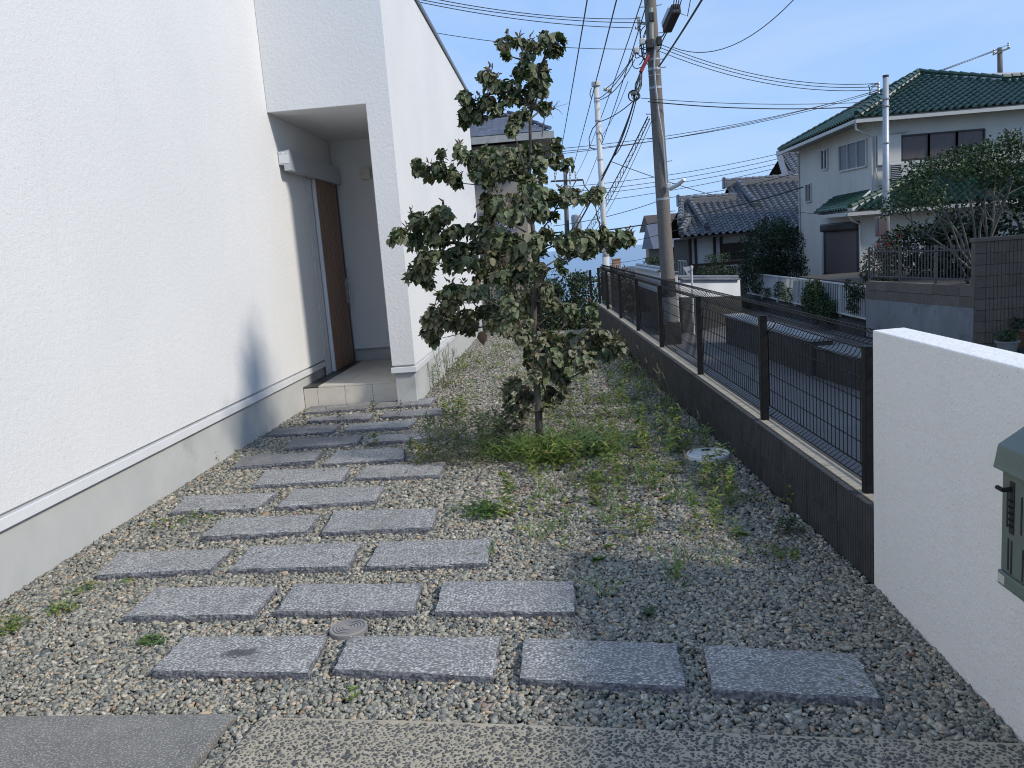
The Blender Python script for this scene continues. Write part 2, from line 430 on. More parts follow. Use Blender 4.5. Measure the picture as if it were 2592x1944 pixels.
# ------------------------------------------------------------------ white house
WX = -2.81          # plane of the long wall
PX0, PX1 = -1.796, -1.545   # thin wall that frames the porch
PY = 8.424          # porch front
TOP = 4.72
house = thing('white_house', 'white stucco house with a recessed porch and wooden sliding door', 'house', (-2.81, 8.42, 0))
w = MB()
w.box(-11, WX, -5, 16.9, 0.42, TOP)                       # main body
w.box(WX + .002, PX0 - .002, 10.69, 16.8, 0.42, TOP - .1)        # behind the porch
w.prism([(WX + .001, PY, 3.085), (PX0, PY, 3.085), (PX0, PY, .42), (PX1, PY, .42), (PX1, PY, TOP - .001), (WX + .001, PY, TOP - .001)], (0, 16.9 - PY, 0))   # over and beside the porch
w.build('wall', M['stucco'], house, bevel=0.006)
p = MB()
p.box(-11, WX - .022, -5, 16.9, -0.3, 0.418)
p.box(WX - .02, PX0, 10.71, 16.9, -0.3, 0.418)
p.box(PX0 + .022, PX1 - .022, PY + .022, 16.9, -0.3, 0.4179)
p.build('plinth', M['plinth'], house)
for k, b in enumerate(((WX - .02, WX + .012, -5, 9.44, .343, .403), (PX0 - .012, PX1 + .012, PY - .012, PY + .03, .343, .403), (PX1 - .03, PX1 + .012, PY + .031, 16.9, .343, .403),
                       (WX + .02, PX0 - .013, 10.66, 10.70, .395, .445))):
    MB().box(*b).build('base_trim', M['white_metal'], house, bevel=0.004)
MB().box(PX0 - .02, PX1 + .03, PY - .03, 16.95, TOP - .001, TOP + .05).box(-11, WX + .03, -5, PY - .031, TOP, TOP + .049).box(-11, PX0 - .021, PY - .03, 16.95, TOP, TOP + .049).build('parapet_cap', pbr('parapet_cap', (0.14, 0.15, 0.16), rough=0.4), house)
# raised porch floor: riser and paving tiles
MB().box(WX - .02, PX0 + .02, 8.607, 10.70, -.2, .226).build('porch_base', M['grout'], house)
xs = [WX - .018, -2.678, -2.374, -2.070, PX0 + .004]
def chip(x0, x1, y0, y1, z0, z1): return MB().box(x0, x1, y0, y1, z0, z1)
for i in range(4):
    chip(xs[i] + .002, xs[i + 1] - .002, 8.597, 8.607, -.05, .215).build('riser_tile', M['tile'], house, bevel=0.001)
ys = [8.595, 8.72, 9.02, 9.32, 9.62, 9.92, 10.22, 10.52, 10.68]
tx = [-2.66, -2.374, -2.070, PX0 + .004]
for i in range(3):
    for j in range(8):
        chip(tx[i] + .002, tx[i + 1] - .002, ys[j] + (.002 if j else 0), ys[j + 1] - .002, .217 if j == 0 else .226, .236 + random.uniform(-.0006, .0006)).build('floor_tile', M['tile'], house)
MB().box(WX - .018, -2.664, 8.595, 10.68, .2265, .234).build('threshold_strip', M['strip'], house, bevel=.002)
# sliding door hung on the outside of the wall under a box header
hd = MB()
hy0, hy1 = 8.60, 10.62
hd.prism([(WX + .002, hy0, 2.72), (-2.685, hy0, 2.735), (-2.685, hy0, 2.525), (-2.755, hy0, 2.525), (-2.755, hy0, 2.585), (WX + .002, hy0, 2.585)], (0, hy1 - hy0, 0))
header = hd.build('door_header', M['alu'], house, bevel=.003)
MB().box(WX + .012, -2.695, hy0 - .004, hy0 - .0005, 2.60, 2.715).build('end_cap', M['white_metal'], header)
for z_ in (-2.775, -2.715):
    MB().tube([(z_, hy0 - .008, 2.70), (z_, hy0 - .003, 2.70)], .006, 8).build('screw', M['steel'], header)
MB().box(WX + .002, -2.80, 9.435, 9.66, .236, 2.53).build('door_jamb', M['white_metal'], house, bevel=.002)
door = MB().box(-2.798, -2.752, 9.672, 10.60, .245, 2.528).build('sliding_door', M['white_metal'], house, bevel=.002)
MB().box(-2.7515, -2.7485, 9.70, 10.585, .25, 2.52).build('door_backing', M['door_edge'], door)
n = 7
for i in range(n):
    a = 9.676 + i * (10.53 - 9.676) / n
    MB().box(-2.748, -2.738, a + (.0 if i == 0 else .010), a + (10.53 - 9.676) / n - .008, .25, 2.52).build('door_board', M['door_wood'], door, bevel=.0015)
MB().box(-2.748, -2.741, 10.54, 10.60, .25, 2.524).build('edge_seal', M['black_gap'], door)
MB().box(WX + .002, -2.745, 10.612, 10.66, .236, 2.60).build('closing_jamb', M['alu'], house, bevel=.002)
hb = MB().tube([(-2.69, 10.47, .92), (-2.69, 10.47, 1.46)], .011, 10)
handle = hb.build('pull_handle', M['steel'], door, smooth=False)
for z_ in (1.06, 1.24):
    MB().box(-2.742, -2.68, 10.455, 10.485, z_, z_ + .035).build('handle_bracket', M['steel'], door, bevel=.003)
MB().box(-2.742, -2.72, 10.49, 10.52, 1.02, 1.34).build('lock_plate', M['steel'], door, bevel=.003)
MB().box(-2.415, -2.295, 10.58, 10.689, 2.575, 2.705).build('porch_light', M['lamp'], house, bevel=.004)

# ------------------------------------------------------------------ stepping stones
STONES = [
    ('A1', [(-1.650, 3.111), (-1.035, 3.073), (-1.023, 2.767), (-1.646, 2.826)]),
    ('A2', [(-0.927, 3.045), (-0.321, 2.981), (-0.321, 2.681), (-0.925, 2.779)]),
    ('A3', [(-0.217, 2.958), (0.352, 2.855), (0.339, 2.561), (-0.222, 2.659)]),
    ('A4', [(0.447, 2.841), (0.959, 2.727), (0.933, 2.441), (0.424, 2.529)]),
    ('B1', [(-2.055, 3.664), (-1.429, 3.609), (-1.426, 3.300), (-2.035, 3.343)]),
    ('B2', [(-1.347, 3.627), (-0.721, 3.548), (-0.708, 3.252), (-1.327, 3.315)]),
    ('B3', [(-0.618, 3.553), (-0.019, 3.481), (-0.017, 3.178), (-0.612, 3.241)]),
    ('C1', [(-2.530, 4.205), (-1.878, 4.169), (-1.865, 3.869), (-2.470, 3.866)]),
    ('C2', [(-1.770, 4.189), (-1.143, 4.142), (-1.137, 3.806), (-1.764, 3.866)]),
    ('C3', [(-1.041, 4.138), (-0.441, 4.089), (-0.429, 3.762), (-1.038, 3.800)]),
    ('D1', [(-2.148, 4.709), (-1.542, 4.703), (-1.525, 4.393), (-2.138, 4.385)]),
    ('D2', [(-1.457, 4.755), (-0.805, 4.668), (-0.789, 4.332), (-1.425, 4.363)]),
    ('E1', [(-2.639, 5.262), (-1.983, 5.234), (-2.020, 4.913), (-2.579, 4.917)]),
    ('E2', [(-1.880, 5.287), (-1.250, 5.234), (-1.240, 4.907), (-1.869, 4.893)]),
    ('F1', [(-2.283, 5.855), (-1.634, 5.798), (-1.601, 5.456), (-2.229, 5.445)]),
    ('F2', [(-1.509, 5.803), (-0.904, 5.780), (-0.907, 5.433), (-1.509, 5.493)]),
    ('G1', [(-2.663, 6.406), (-2.002, 6.361), (-1.975, 6.056), (-2.622, 6.035)]),
    ('G2', [(-1.868, 6.373), (-1.318, 6.306), (-1.251, 5.974), (-1.882, 5.970)]),
    ('H1', [(-2.437, 6.936), (-1.792, 6.907), (-1.776, 6.599), (-2.389, 6.581)]),
    ('H2', [(-1.682, 6.868), (-1.077, 6.867), (-1.069, 6.617), (-1.673, 6.577)]),
    ('I1', [(-2.779, 7.452), (-2.143, 7.483), (-2.147, 7.143), (-2.761, 7.170)]),
    ('I2', [(-2.047, 7.429), (-1.408, 7.485), (-1.435, 7.143), (-2.019, 7.164)]),
    ('J1', [(-2.553, 7.922), (-1.934, 7.968), (-1.903, 7.640), (-2.550, 7.747)]),
    ('J2', [(-1.816, 7.964), (-1.211, 7.960), (-1.196, 7.662), (-1.799, 7.712)]),
    ('K1', [(-2.760, 8.561), (-2.098, 8.561), (-2.069, 8.238), (-2.728, 8.229)]),
    ('K2', [(-2.003, 8.550), (-1.401, 8.610), (-1.393, 8.248), (-1.998, 8.257)]),
]
ROW_WORDS = {'D': 'eighth', 'E': 'seventh', 'F': 'sixth', 'G': 'fifth', 'H': 'fourth', 'I': 'third', 'J': 'second'}
def stone_label(k):
    r, i = k[0], int(k[1])
    if r == 'A':
        return {1: 'grey granite stepping stone with a dark oil stain, leftmost of the front row', 2: 'grey granite stepping stone right of the stained one in the front row',
                3: 'grey granite stepping stone third from left in the front row of four', 4: 'grey granite stepping stone at right end of front row near the white wall'}[i]
    if r in 'BC':
        row = 'second' if r == 'B' else 'third'
        return 'grey granite stepping stone, %s of three in the %s row from the front' % (('left', 'middle', 'right')[i - 1], row)
    side = ('left', 'right')[i - 1]
    if r == 'K': return 'weathered granite stepping stone, %s one of the pair touching the porch step' % side
    return 'granite stepping stone, %s one of the %s pair counted from the porch step' % (side, ROW_WORDS[r])
STONE_QUADS = []
def blot_mat():
    m = M['granite'].copy(); m.name = 'stained_granite'
    nt = m.node_tree; b = nt.nodes['Principled BSDF']; L = nt.links
    src = b.inputs['Base Color'].links[0].from_socket
    co = nt.nodes.new('ShaderNodeTexCoord').outputs['Object']
    mp = nt.nodes.new('ShaderNodeMapping'); mp.inputs['Rotation'].default_value = (0, 0, -0.45); mp.inputs['Scale'].default_value = (5.2, 11.5, 1); mp.inputs['Location'].default_value = (0.1, 0.15, 0)
    L.new(co, mp.inputs[0])
    ln = N(nt, 'ShaderNodeVectorMath', operation='LENGTH'); L.new(mp.outputs[0], ln.inputs[0])
    nz = N(nt, 'ShaderNodeTexNoise', Scale=28, Detail=6, Roughness=0.7); L.new(co, nz.inputs['Vector'])
    ad = N(nt, 'ShaderNodeMath', operation='ADD'); L.new(ln.outputs['Value'], ad.inputs[0]); L.new(nz.outputs[0], ad.inputs[1])
    rr = ramp(nt, [(0.75, 0.85), (1.6, 0.0)]); L.new(ad.outputs[0], rr.inputs[0])
    L.new(mixc(nt, rr.outputs[0], src, (0.05, 0.05, 0.05)), b.inputs['Base Color'])
    return m
M['granite_stained'] = blot_mat()
M['granite_worn_shaded'] = M['granite'].copy(); M['granite_worn_shaded'].name = 'worn_shaded_granite'
for n_ in M['granite_worn_shaded'].node_tree.nodes:          # weathered stones near the porch: more dirt, with tree shade painted into the colour
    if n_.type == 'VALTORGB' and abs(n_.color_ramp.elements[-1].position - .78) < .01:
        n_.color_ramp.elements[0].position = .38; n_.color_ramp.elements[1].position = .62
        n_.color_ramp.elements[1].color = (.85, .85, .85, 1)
for key, q in STONES:
    P = [Vector((x, y, 0)) for x, y in q]      # TL TR BR BL
    STONE_QUADS.append([(p.x, p.y) for p in P])
    c = sum(P, Vector()) / 4
    nx, ny = 18, 10
    top = 0.029
    vs, fs = [], []
    tilt = (random.uniform(-.006, .006), random.uniform(-.006, .006))
    for j in range(ny + 1):
        for i in range(nx + 1):
            u, v = i / nx, j / ny
            p = (P[3] * (1 - u) + P[2] * u) * (1 - v) + (P[0] * (1 - u) + P[1] * u) * v
            e = i in (0, nx) or j in (0, ny)
            jx = random.uniform(-.004, .004) if e else 0
            jy = random.uniform(-.005, .003) if e else 0
            z = top + random.uniform(-.0015, .0015) + (-.004 - random.uniform(0, .003) if e else 0) + (u - .5) * tilt[0] + (v - .5) * tilt[1]
            vs.append((p.x + jx - c.x, p.y + jy - c.y, z))
    for j in range(ny):
        for i in range(nx):
            a = j * (nx + 1) + i
            fs.append((a, a + 1, a + nx + 2, a + nx + 1))
    ring = [i for i in range(nx + 1)] + [(j + 1) * (nx + 1) + nx for j in range(ny)] + [ny * (nx + 1) + nx - 1 - i for i in range(nx)] + [(ny - 1 - j) * (nx + 1) for j in range(ny - 1)]
    prev = ring
    for zz, ext in ((0.012, .004), (-0.035, .001)):
        cur = []
        for a in ring:
            x, y, z = vs[a]; r_ = Vector((x, y)).normalized() * (ext + random.uniform(-.004, .004))
            cur.append(len(vs)); vs.append((x + r_.x, y + r_.y, zz + random.uniform(-.003, .003)))
        for t in range(len(ring)):
            t2 = (t + 1) % len(ring)
            fs.append((prev[t], cur[t], cur[t2], prev[t2]))
        prev = cur
    me = bpy.data.meshes.new('stepping_stone'); me.from_pydata(vs, [], fs); me.update()
    me.materials.append(M['granite_stained'] if key == 'A1' else M['granite_worn_shaded'] if key in ('I1', 'H1', 'J1', 'K1', 'K2', 'J2', 'G1') else M['granite'])
    o = link_mesh('stepping_stone', me, None, None, (c.x, c.y, 0))
    tag(o, stone_label(key), 'stepping stone', 'granite stepping stones leading to the porch')

# ------------------------------------------------------------------ slabs at the front edge
sl = MB()
sl.prism([(-1.20, 2.525, .015), (-2.3, 2.585, .015), (-4.2, 2.62, .015), (-4.2, .9, .015), (-1.30, .9, .015), (-1.262, 1.9, .015)], (0, 0, -.16))
tag(sl.build('concrete_pad', M['concrete'], bevel=.01), kind='structure')
pv = MB()
PAVE = [(-1.105, 2.50), (-.6, 2.445), (.05, 2.36), (.6, 2.28), (1.246, 2.20), (1.246, .9), (-1.20, .9), (-1.165, 1.9)]
pv.prism([(x, y, .012) for x, y in PAVE], (0, 0, -.16))
tag(pv.build('pavement', M['mortar'], bevel=.006), kind='structure')

ICO = None
def ico():
    global ICO
    if ICO is None:
        t = (1 + 5 ** .5) / 2
        v = np.array([(-1, t, 0), (1, t, 0), (-1, -t, 0), (1, -t, 0), (0, -1, t), (0, 1, t), (0, -1, -t), (0, 1, -t), (t, 0, -1), (t, 0, 1), (-t, 0, -1), (-t, 0, 1)], float)
        v /= np.linalg.norm(v[0])
        f = np.array([(0, 11, 5), (0, 5, 1), (0, 1, 7), (0, 7, 10), (0, 10, 11), (1, 5, 9), (5, 11, 4), (11, 10, 2), (10, 7, 6), (7, 1, 8), (3, 9, 4), (3, 4, 2), (3, 2, 6), (3, 6, 8), (3, 8, 9), (4, 9, 5), (2, 4, 11), (6, 2, 10), (8, 6, 7), (9, 8, 1)])
        ICO = (v, f)
    return ICO
OCT = (np.array([(1, 0, 0), (-1, 0, 0), (0, 1, 0), (0, -1, 0), (0, 0, 1), (0, 0, -1)], float),
       np.array([(0, 2, 4), (2, 1, 4), (1, 3, 4), (3, 0, 4), (2, 0, 5), (1, 2, 5), (3, 1, 5), (0, 3, 5)]))
CHIP = (np.array([(-.8, -.8, -.7), (.8, -.7, -.8), (.7, .8, -.7), (-.7, .8, -.8), (-.75, -.7, .8), (.7, -.8, .7), (.85, .7, .75), (-.7, .75, .7)], float),
        np.array([(0, 2, 1), (0, 3, 2), (4, 5, 6), (4, 6, 7), (0, 1, 5), (0, 5, 4), (1, 2, 6), (1, 6, 5), (2, 3, 7), (2, 7, 6), (3, 0, 4), (3, 4, 7)]))
def rocks(pos, size, base, tilt=.3, jag=.3, ratio=(1.0, .72, .5)):
    n = len(pos); v0, f0 = base; k = len(v0)
    V = np.repeat(v0[None], n, 0) * (1 + rng.normal(0, jag, (n, k, 1)).clip(-.55, .55)) 
    V *= (size[:, None] * np.array(ratio) * rng.uniform(.75, 1.25, (n, 3)))[:, None, :]
    a = rng.uniform(0, 2 * np.pi, n); ca, sa = np.cos(a), np.sin(a)
    tx_, ty_ = rng.normal(0, tilt, n), rng.normal(0, tilt, n)
    x, y, z = V[..., 0], V[..., 1], V[..., 2]
    y, z = y * np.cos(tx_)[:, None] - z * np.sin(tx_)[:, None], y * np.sin(tx_)[:, None] + z * np.cos(tx_)[:, None]
    x, z = x * np.cos(ty_)[:, None] + z * np.sin(ty_)[:, None], -x * np.sin(ty_)[:, None] + z * np.cos(ty_)[:, None]
    x, y = x * ca[:, None] - y * sa[:, None], x * sa[:, None] + y * ca[:, None]
    V = np.stack([x, y, z], -1) + pos[:, None, :]
    F = (f0[None] + (np.arange(n) * k)[:, None, None]).reshape(-1, f0.shape[1])
    return V.reshape(-1, 3), F

def in_quad(x, y, q, grow=0.0):
    c = np.mean(q, 0); ok = np.ones(len(x), bool)
    q = [c + (np.array(p) - c) * (1 + grow) for p in q]
    n = len(q); area = sum(q[i][0] * q[(i + 1) % n][1] - q[(i + 1) % n][0] * q[i][1] for i in range(n))
    for i in range(n):
        a, b = q[i], q[(i + 1) % n]
        cr = (b[0] - a[0]) * (y - a[1]) - (b[1] - a[1]) * (x - a[0])
        ok &= (cr > 0) if area > 0 else (cr < 0)
    return ok

ICO_ = ico()
def fence_x(y): return 1.25 - .048 * (y - 3.34)
def gravel_mask(x, y):
    ok = (x > WX - .03) & (x < np.where(y < 3.34, 1.245, fence_x(y) - .004))
    ok &= ~((y > 8.585) & (x < PX1 - .01))
    for q in STONE_QUADS: ok &= ~in_quad(x, y, q, -.03)
    ok &= ~((y < 2.56 - .03 * (x + 2.1)) & (x < -1.205))
    ok &= ~((x > -1.12) & (y < np.interp(x, [p[0] for p in PAVE[:5]], [p[1] for p in PAVE[:5]]) - .03 * rng.random(len(x))))
    ok &= ~(((x + .965) ** 2 + (y - 3.15) ** 2 < .083 ** 2) | ((x - .97) ** 2 + (y - 5.59) ** 2 < .14 ** 2))
    return ok
def scatter(name, y0, y1, dens, size, base, zj):
    n = int((1.3 + 2.85) * (y1 - y0) * dens)
    x = rng.uniform(-2.85, 1.3, n); y = rng.uniform(y0, y1, n)
    k = gravel_mask(x, y); x, y = x[k], y[k]
    z = rng.uniform(-zj * .8, zj * .45, len(x)) - .011
    # gravel heaped a little against stones and walls
    z += .012 * np.exp(-np.minimum(np.abs(x - WX), np.abs(x - 1.25)) * 9)
    s = size * np.exp(rng.normal(0, .27, len(x)))
    V, F = rocks(np.stack([x, y, z], -1), s, base)
    tag(np_obj(name, V, F, M['pebble'], loc=(-.8, (y0 + y1) / 2, 0)), kind='stuff')
scatter('gravel', 1.6, 4.3, 10500, .0094, CHIP, .012)
scatter('gravel', 4.3, 7.2, 5600, .0112, CHIP, .012)
scatter('gravel', 7.2, 15.2, 2400, .0155, OCT, .012)
# stray pebbles kicked onto the stones, and a few bigger buff stones in the bed
P_ = []
for q in STONE_QUADS:
    for _ in range(int(rng.integers(0, 5))):
        a_, b_ = rng.random(2); q0, q1, q2, q3 = [np.array(p) for p in q]
        P_.append((*((q3 * (1 - a_) + q2 * a_) * (1 - b_) + (q0 * (1 - a_) + q1 * a_) * b_), .034))
P_ = np.array(P_); V, F = rocks(P_, rng.uniform(.006, .011, len(P_)), ICO_)
tag(np_obj('stray_pebbles', V, F, M['pebble'], loc=(-.8, 4, 0)), kind='stuff')
x, y = rng.uniform(-2.7, 1.2, 260), rng.uniform(2.4, 9, 260); k = gravel_mask(x, y)
V, F = rocks(np.stack([x[k], y[k], np.full(k.sum(), .002)], -1), rng.uniform(.014, .024, k.sum()), ICO_)
tag(np_obj('larger_stones', V, F, M['pebble'], loc=(-.8, 4, 0)), kind='stuff')
# dark pebbles set in the washed-finish pavement
gx_, gy_ = np.meshgrid(np.arange(-1.22, 1.245, .0150), np.arange(1.35, 2.52, .0119))
gx_ = gx_ + (np.arange(gx_.shape[0]) % 2)[:, None] * .0075
x = (gx_ + rng.normal(0, .0032, gx_.shape)).ravel(); y = (gy_ + rng.normal(0, .0028, gx_.shape)).ravel()
k = in_quad(x, y, [np.array(p) for p in PAVE], -.005)
k &= y < np.interp(x, [p[0] for p in PAVE[:5]], [p[1] for p in PAVE[:5]]) - .012
x, y = x[k], y[k]
V, F = rocks(np.stack([x, y, rng.uniform(.0112, .0132, len(x))], -1), .0060 * np.exp(rng.normal(0, .22, len(x))), ICO_, .1, .10, (1.15, .74, .36))
tag(np_obj('pavement_pebbles', V, F, M['washed_pebble'], loc=(0, 2, 0)), kind='stuff')

# ------------------------------------------------------------------ covers let into the gravel
cv = thing('drain_cap', 'small round grey resin drain cap with ring ribs beside the front stones', 'drain cover', (-.965, 3.15, 0))
MB().lathe((-.965, 3.15, -.056), [(.079, 0), (.079, .066), (.075, .07), (.068, .07), (.068, .066), (.001, .066)], 40).build('rim', M['grey_plastic'], cv)
rings = MB()
for r_ in (.016, .029, .042, .055):
    rings.lathe((-.965, 3.15, .0095), [(r_, 0), (r_, .0045), (r_ + .006, .0045), (r_ + .006, 0)], 36)
rings.build('raised_rings', M['grey_plastic'], cv)
mh = thing('manhole_cover', 'round silver inspection cover lying in the weeds near the block wall', 'drain cover', (.97, 5.59, 0))
MB().lathe((.97, 5.59, -.037), [(.15, 0), (.15, .055), (.146, .062), (.132, .062), (.131, .055), (.001, .055)], 48).build('frame', M['silver'], mh)
pat = MB()
for r_ in (.045, .085, .118):
    pat.lathe((.97, 5.59, .0175), [(r_, 0), (r_, .003), (r_ + .006, .003), (r_ + .006, 0)], 40)
for k in range(12):
    a = k * math.pi / 6 + .1
    pat.beam((.97 + .055 * math.cos(a), 5.59 + .055 * math.sin(a), .0205), (.97 + .112 * math.cos(a), 5.59 + .112 * math.sin(a), .0205), .006, .003)
pat.build('raised_pattern', M['silver'], mh)
for s_ in (-1, 1):
    MB().box(.97 - .03, .97 + .03, 5.59 + s_ * .09 - .01, 5.59 + s_ * .09 + .01, .0182, .0255).build('lift_slot', M['black_gap'], mh)

# ------------------------------------------------------------------ black ribbed block wall
FD = Vector((-.048, 1, .0108)).normalized()        # along the wall
FN = Vector((1, .048, 0)).normalized()             # towards the lane
FU = FD.cross(FN) * -1
if FU.z < 0: FU = -FU
F0 = Vector((1.25, 3.34, .335))                    # near top corner of the face
def fpt(s_, out, up): return F0 + FD * s_ + FN * out + FU * up
LEN = 11.95
bw = thing('block_wall', 'low black ribbed concrete block wall under the mesh fence', 'wall', (1.25, 3.34, 0))
def rib_block(length, height, pitch=.026, depth=.010):
    k = int(length / pitch); P = []
    for i in range(k):
        a = i * pitch
        P += [(0, a + .004), (0, a + pitch - .007), (depth, a + pitch - .003)]
    P = [(depth, 0)] + P + [(depth, length), (.13, length), (.13, 0)]
    mb = MB(); n_ = len(P)
    mb.add([(x, y, 0) for x, y in P] + [(x, y, -height) for x, y in P], [tuple(range(n_)), tuple(range(n_, 2 * n_))[::-1]] + [(i, n_ + i, n_ + (i + 1) % n_, (i + 1) % n_) for i in range(n_)])
    return mb
bm_ = rib_block(.394, .188).mesh('block'); bm_.materials.append(M['black_block'])
basis = Matrix(((FN.x, FD.x, FU.x, 0), (FN.y, FD.y, FU.y, 0), (FN.z, FD.z, FU.z, 0), (0, 0, 0, 1)))
for course in range(2):
    for i in range(30):
        pnt = fpt(i * .399, random.uniform(-.001, .001), -course * .193)
        link_mesh('block', bm_, bw, Matrix.Translation(pnt) @ basis)
jm = MB()
for c_ in (0, 1):
    a, b_ = fpt(0, .066, -.1905 - c_ * .193), fpt(LEN, .066, -.1905 - c_ * .193)
    jm.obox((a + b_) / 2, (b_ - a) / 2, FN * .0605, FU * .0035)
jm.build('mortar_joint', pbr('pale_joint', (0.16, 0.16, 0.155), (0.10, 0.10, 0.10), scale=20, rough=0.9), bw)
a, b_ = fpt(0, .068, .001), fpt(LEN, .068, .001)
MB().obox((a + b_) / 2, (b_ - a) / 2, FN * .034, FU * .004).build('cap_mortar', M['cap_mortar'], bw)
a, b_ = fpt(0, .085, -.85), fpt(LEN, .085, -.85)
MB().obox((a + b_) / 2, (b_ - a) / 2, FN * .06, FU * .465).build('retaining_base', M['concrete'], bw)

# ------------------------------------------------------------------ black welded mesh fence
fence = thing('mesh_fence', 'black welded mesh fence with folded top edge along the block wall', 'fence', tuple(fpt(0, .065, 0)))
posts_s = [.20, 1.71, 3.49, 5.31, 6.98, 8.69, 10.38, 11.66]
for k, s_ in enumerate(posts_s):
    pm = MB()
    w_ = .022
    pm.obox(fpt(s_, .066, .325), FD * w_, FN * .022, FU * .325)
    post = pm.build('post', M['black_paint'], fence, bevel=.004)
    MB().obox(fpt(s_, .066, .653), FD * (w_ + .002), FN * .024, FU * .004).build('post_cap', M['black_paint'], post, bevel=.002)
PROFILE = [(0, .025), (.045, .055), (0, .09), (0, .56), (.03, .575), (.048, .605), (.02, .635), (.004, .65), (.03, .665), (.045, .69), (.02, .715)]
def mesh_panel(s0, s1, parent, off=.098):
    mb = MB(); ns = max(2, round((s1 - s0) / .05))
    for i in range(ns + 1):
        s_ = s0 + (s1 - s0) * i / ns
        mb.tube([fpt(s_, off + o_, u_) for o_, u_ in PROFILE], .0026, 4, False)
    for o_, u_ in [PROFILE[0], PROFILE[1], PROFILE[2], (0, .19), (0, .29), (0, .39), (0, .49), PROFILE[3], PROFILE[5], PROFILE[7], PROFILE[9], PROFILE[10]]:
        mb.tube([fpt(s0, off + o_ + .004, u_), fpt((s0 + s1) / 2, off + o_ + .004, u_), fpt(s1, off + o_ + .004, u_)], .0034, 5, True)
    return mb.build('mesh_panel', M['black_paint'], parent)
for a, b_ in zip(posts_s[:-1], posts_s[1:]): mesh_panel(a + .006, b_ - .006, fence)
mesh_panel(.0, .19, fence)
# the fence returns along the far end of the yard
rf = thing('rear_mesh_fence', 'black mesh fence across the far end of the yard before the hedge', 'fence', (-.4, 15.35, 0))
RX0, RX1, RY, RZ = -1.5, .74, 15.35, .05
for x_ in (-1.3, -.35, .62):
    MB().box(x_ - .025, x_ + .025, RY - .02, RY + .02, -.05, 1.08).build('post', M['black_paint'], rf, bevel=.004)
for x_, x2 in ((-1.3, -.35), (-.35, .62)):
    rp = MB()
    for i in range(20):
        xx = x_ + (x2 - x_) * i / 19
        rp.tube([(xx, RY + .03, .04), (xx, RY + .03, 1.06)], .0028, 4, False)
    for zz in (.06, .2, .35, .5, .65, .8, .92, 1.04): rp.tube([(x_, RY + .026, zz), (x2, RY + .026, zz)], .0035, 4)
    rp.build('mesh_panel', M['black_paint'], rf)

# ------------------------------------------------------------------ white garden wall with the meter box
gw = thing('garden_wall', 'thick white stucco garden wall in the right foreground', 'wall', (1.25, 2.5, 0))
MB().prism([(1.25, 3.337, -1.0), (1.25, -.6, -1.0), (1.39, -.6, -1.0), (1.385, 3.355, -1.0)], (0, 0, 2.085)).build('wall', M['stucco_wall'], gw, bevel=.006)
mbx = thing('meter_box', 'grey green plastic meter box mounted on the white garden wall', 'meter box', (1.25, 1.95, .53))
bx0, by0, by1, bz0, bz1 = 1.125, 1.72, 2.135, .53, .862
MB().box(bx0 + .004, 1.249, by0, by1 - .004, bz0 + .04, bz1).build('body', M['box_green'], mbx, bevel=.004)
MB().box(bx0 - .002, 1.2492, by0 - .004, by1, bz0, bz0 + .04).build('base_lip', M['box_green'], mbx, bevel=.004)
MB().prism([(1.249, by0 - .008, bz1 - .012), (1.249, by0 - .008, .955), (1.185, by0 - .008, .955), (1.12, by0 - .008, .912), (1.112, by0 - .008, bz1 + .004), (1.108, by0 - .008, bz1 - .012)], (0, by1 - by0 + .014, 0)).build('lid', M['box_green'], mbx, bevel=.004)
dr = MB().box(bx0, bx0 + .006, by0 + .01, by1 - .022, bz0 + .05, bz1 - .02).build('door_panel', M['box_green'], mbx, bevel=.002)
for (y_, z0, z1, w_) in ((2.095, .70, .80, .007), (2.03, .70, .80, .007), (2.008, .69, .80, .007), (1.985, .69, .80, .007), (2.087, .585, .672, .007), (2.072, .58, .67, .007), (2.02, .58, .665, .007), (1.99, .58, .665, .007)):
    MB().box(bx0 - .001, bx0 + .002, y_ - w_ / 2, y_ + w_ / 2, z0, z1).build('louvre_slot', M['black_gap'], dr)
lt = MB().box(bx0 - .003, bx0 + .003, 2.062, 2.084, .688, .828).build('latch_panel', M['black_gap'], dr, bevel=.002)
for k in range(5):
    MB().box(bx0 - .008, bx0 - .0025, 2.064, 2.082, .708 + k * .017, .712 + k * .017).build('latch_rib', M['black_paint'], lt)
MB().tube([(bx0 - .004, 2.075, .808), (bx0 - .022, 2.078, .806), (bx0 - .022, 2.105, .806)], .006, 8).build('latch_hook', M['black_paint'], lt)
MB().box(bx0 - .0035, bx0 - .0022, 2.098, 2.13, bz0 + .008, bz0 + .032).build('label_plate', M['sticker'], mbx)

# ------------------------------------------------------------------ foliage helpers
def unit(v): return v / np.maximum(np.linalg.norm(v, axis=-1, keepdims=True), 1e-9)
def leafset(base, d, up, L, W, droop=.25, fold=.25, curl=0.0):
    """11-vertex rounded leaves: midrib of five points with three pairs of side points"""
    d = unit(d); s = unit(np.cross(d, up)); u = np.cross(s, d)
    L = np.asarray(L)[:, None]; W = np.asarray(W)[:, None]
    def pt(t, side, lift):
        return base + d * L * t - u * L * droop * t * t + s * W * side + u * lift * W
    n = len(base)
    V = np.stack([pt(0, 0, 0), pt(.18, 0, 0), pt(.46, 0, 0), pt(.77, 0, 0), pt(1.0, 0, 0),
                  pt(.13, .34, fold * .8), pt(.42, .5, fold), pt(.76, .33, fold * .7 + curl), pt(.13, -.34, fold * .8), pt(.42, -.5, fold), pt(.76, -.33, fold * .7 + curl)], 1)
    return V.reshape(-1, 3), None, n
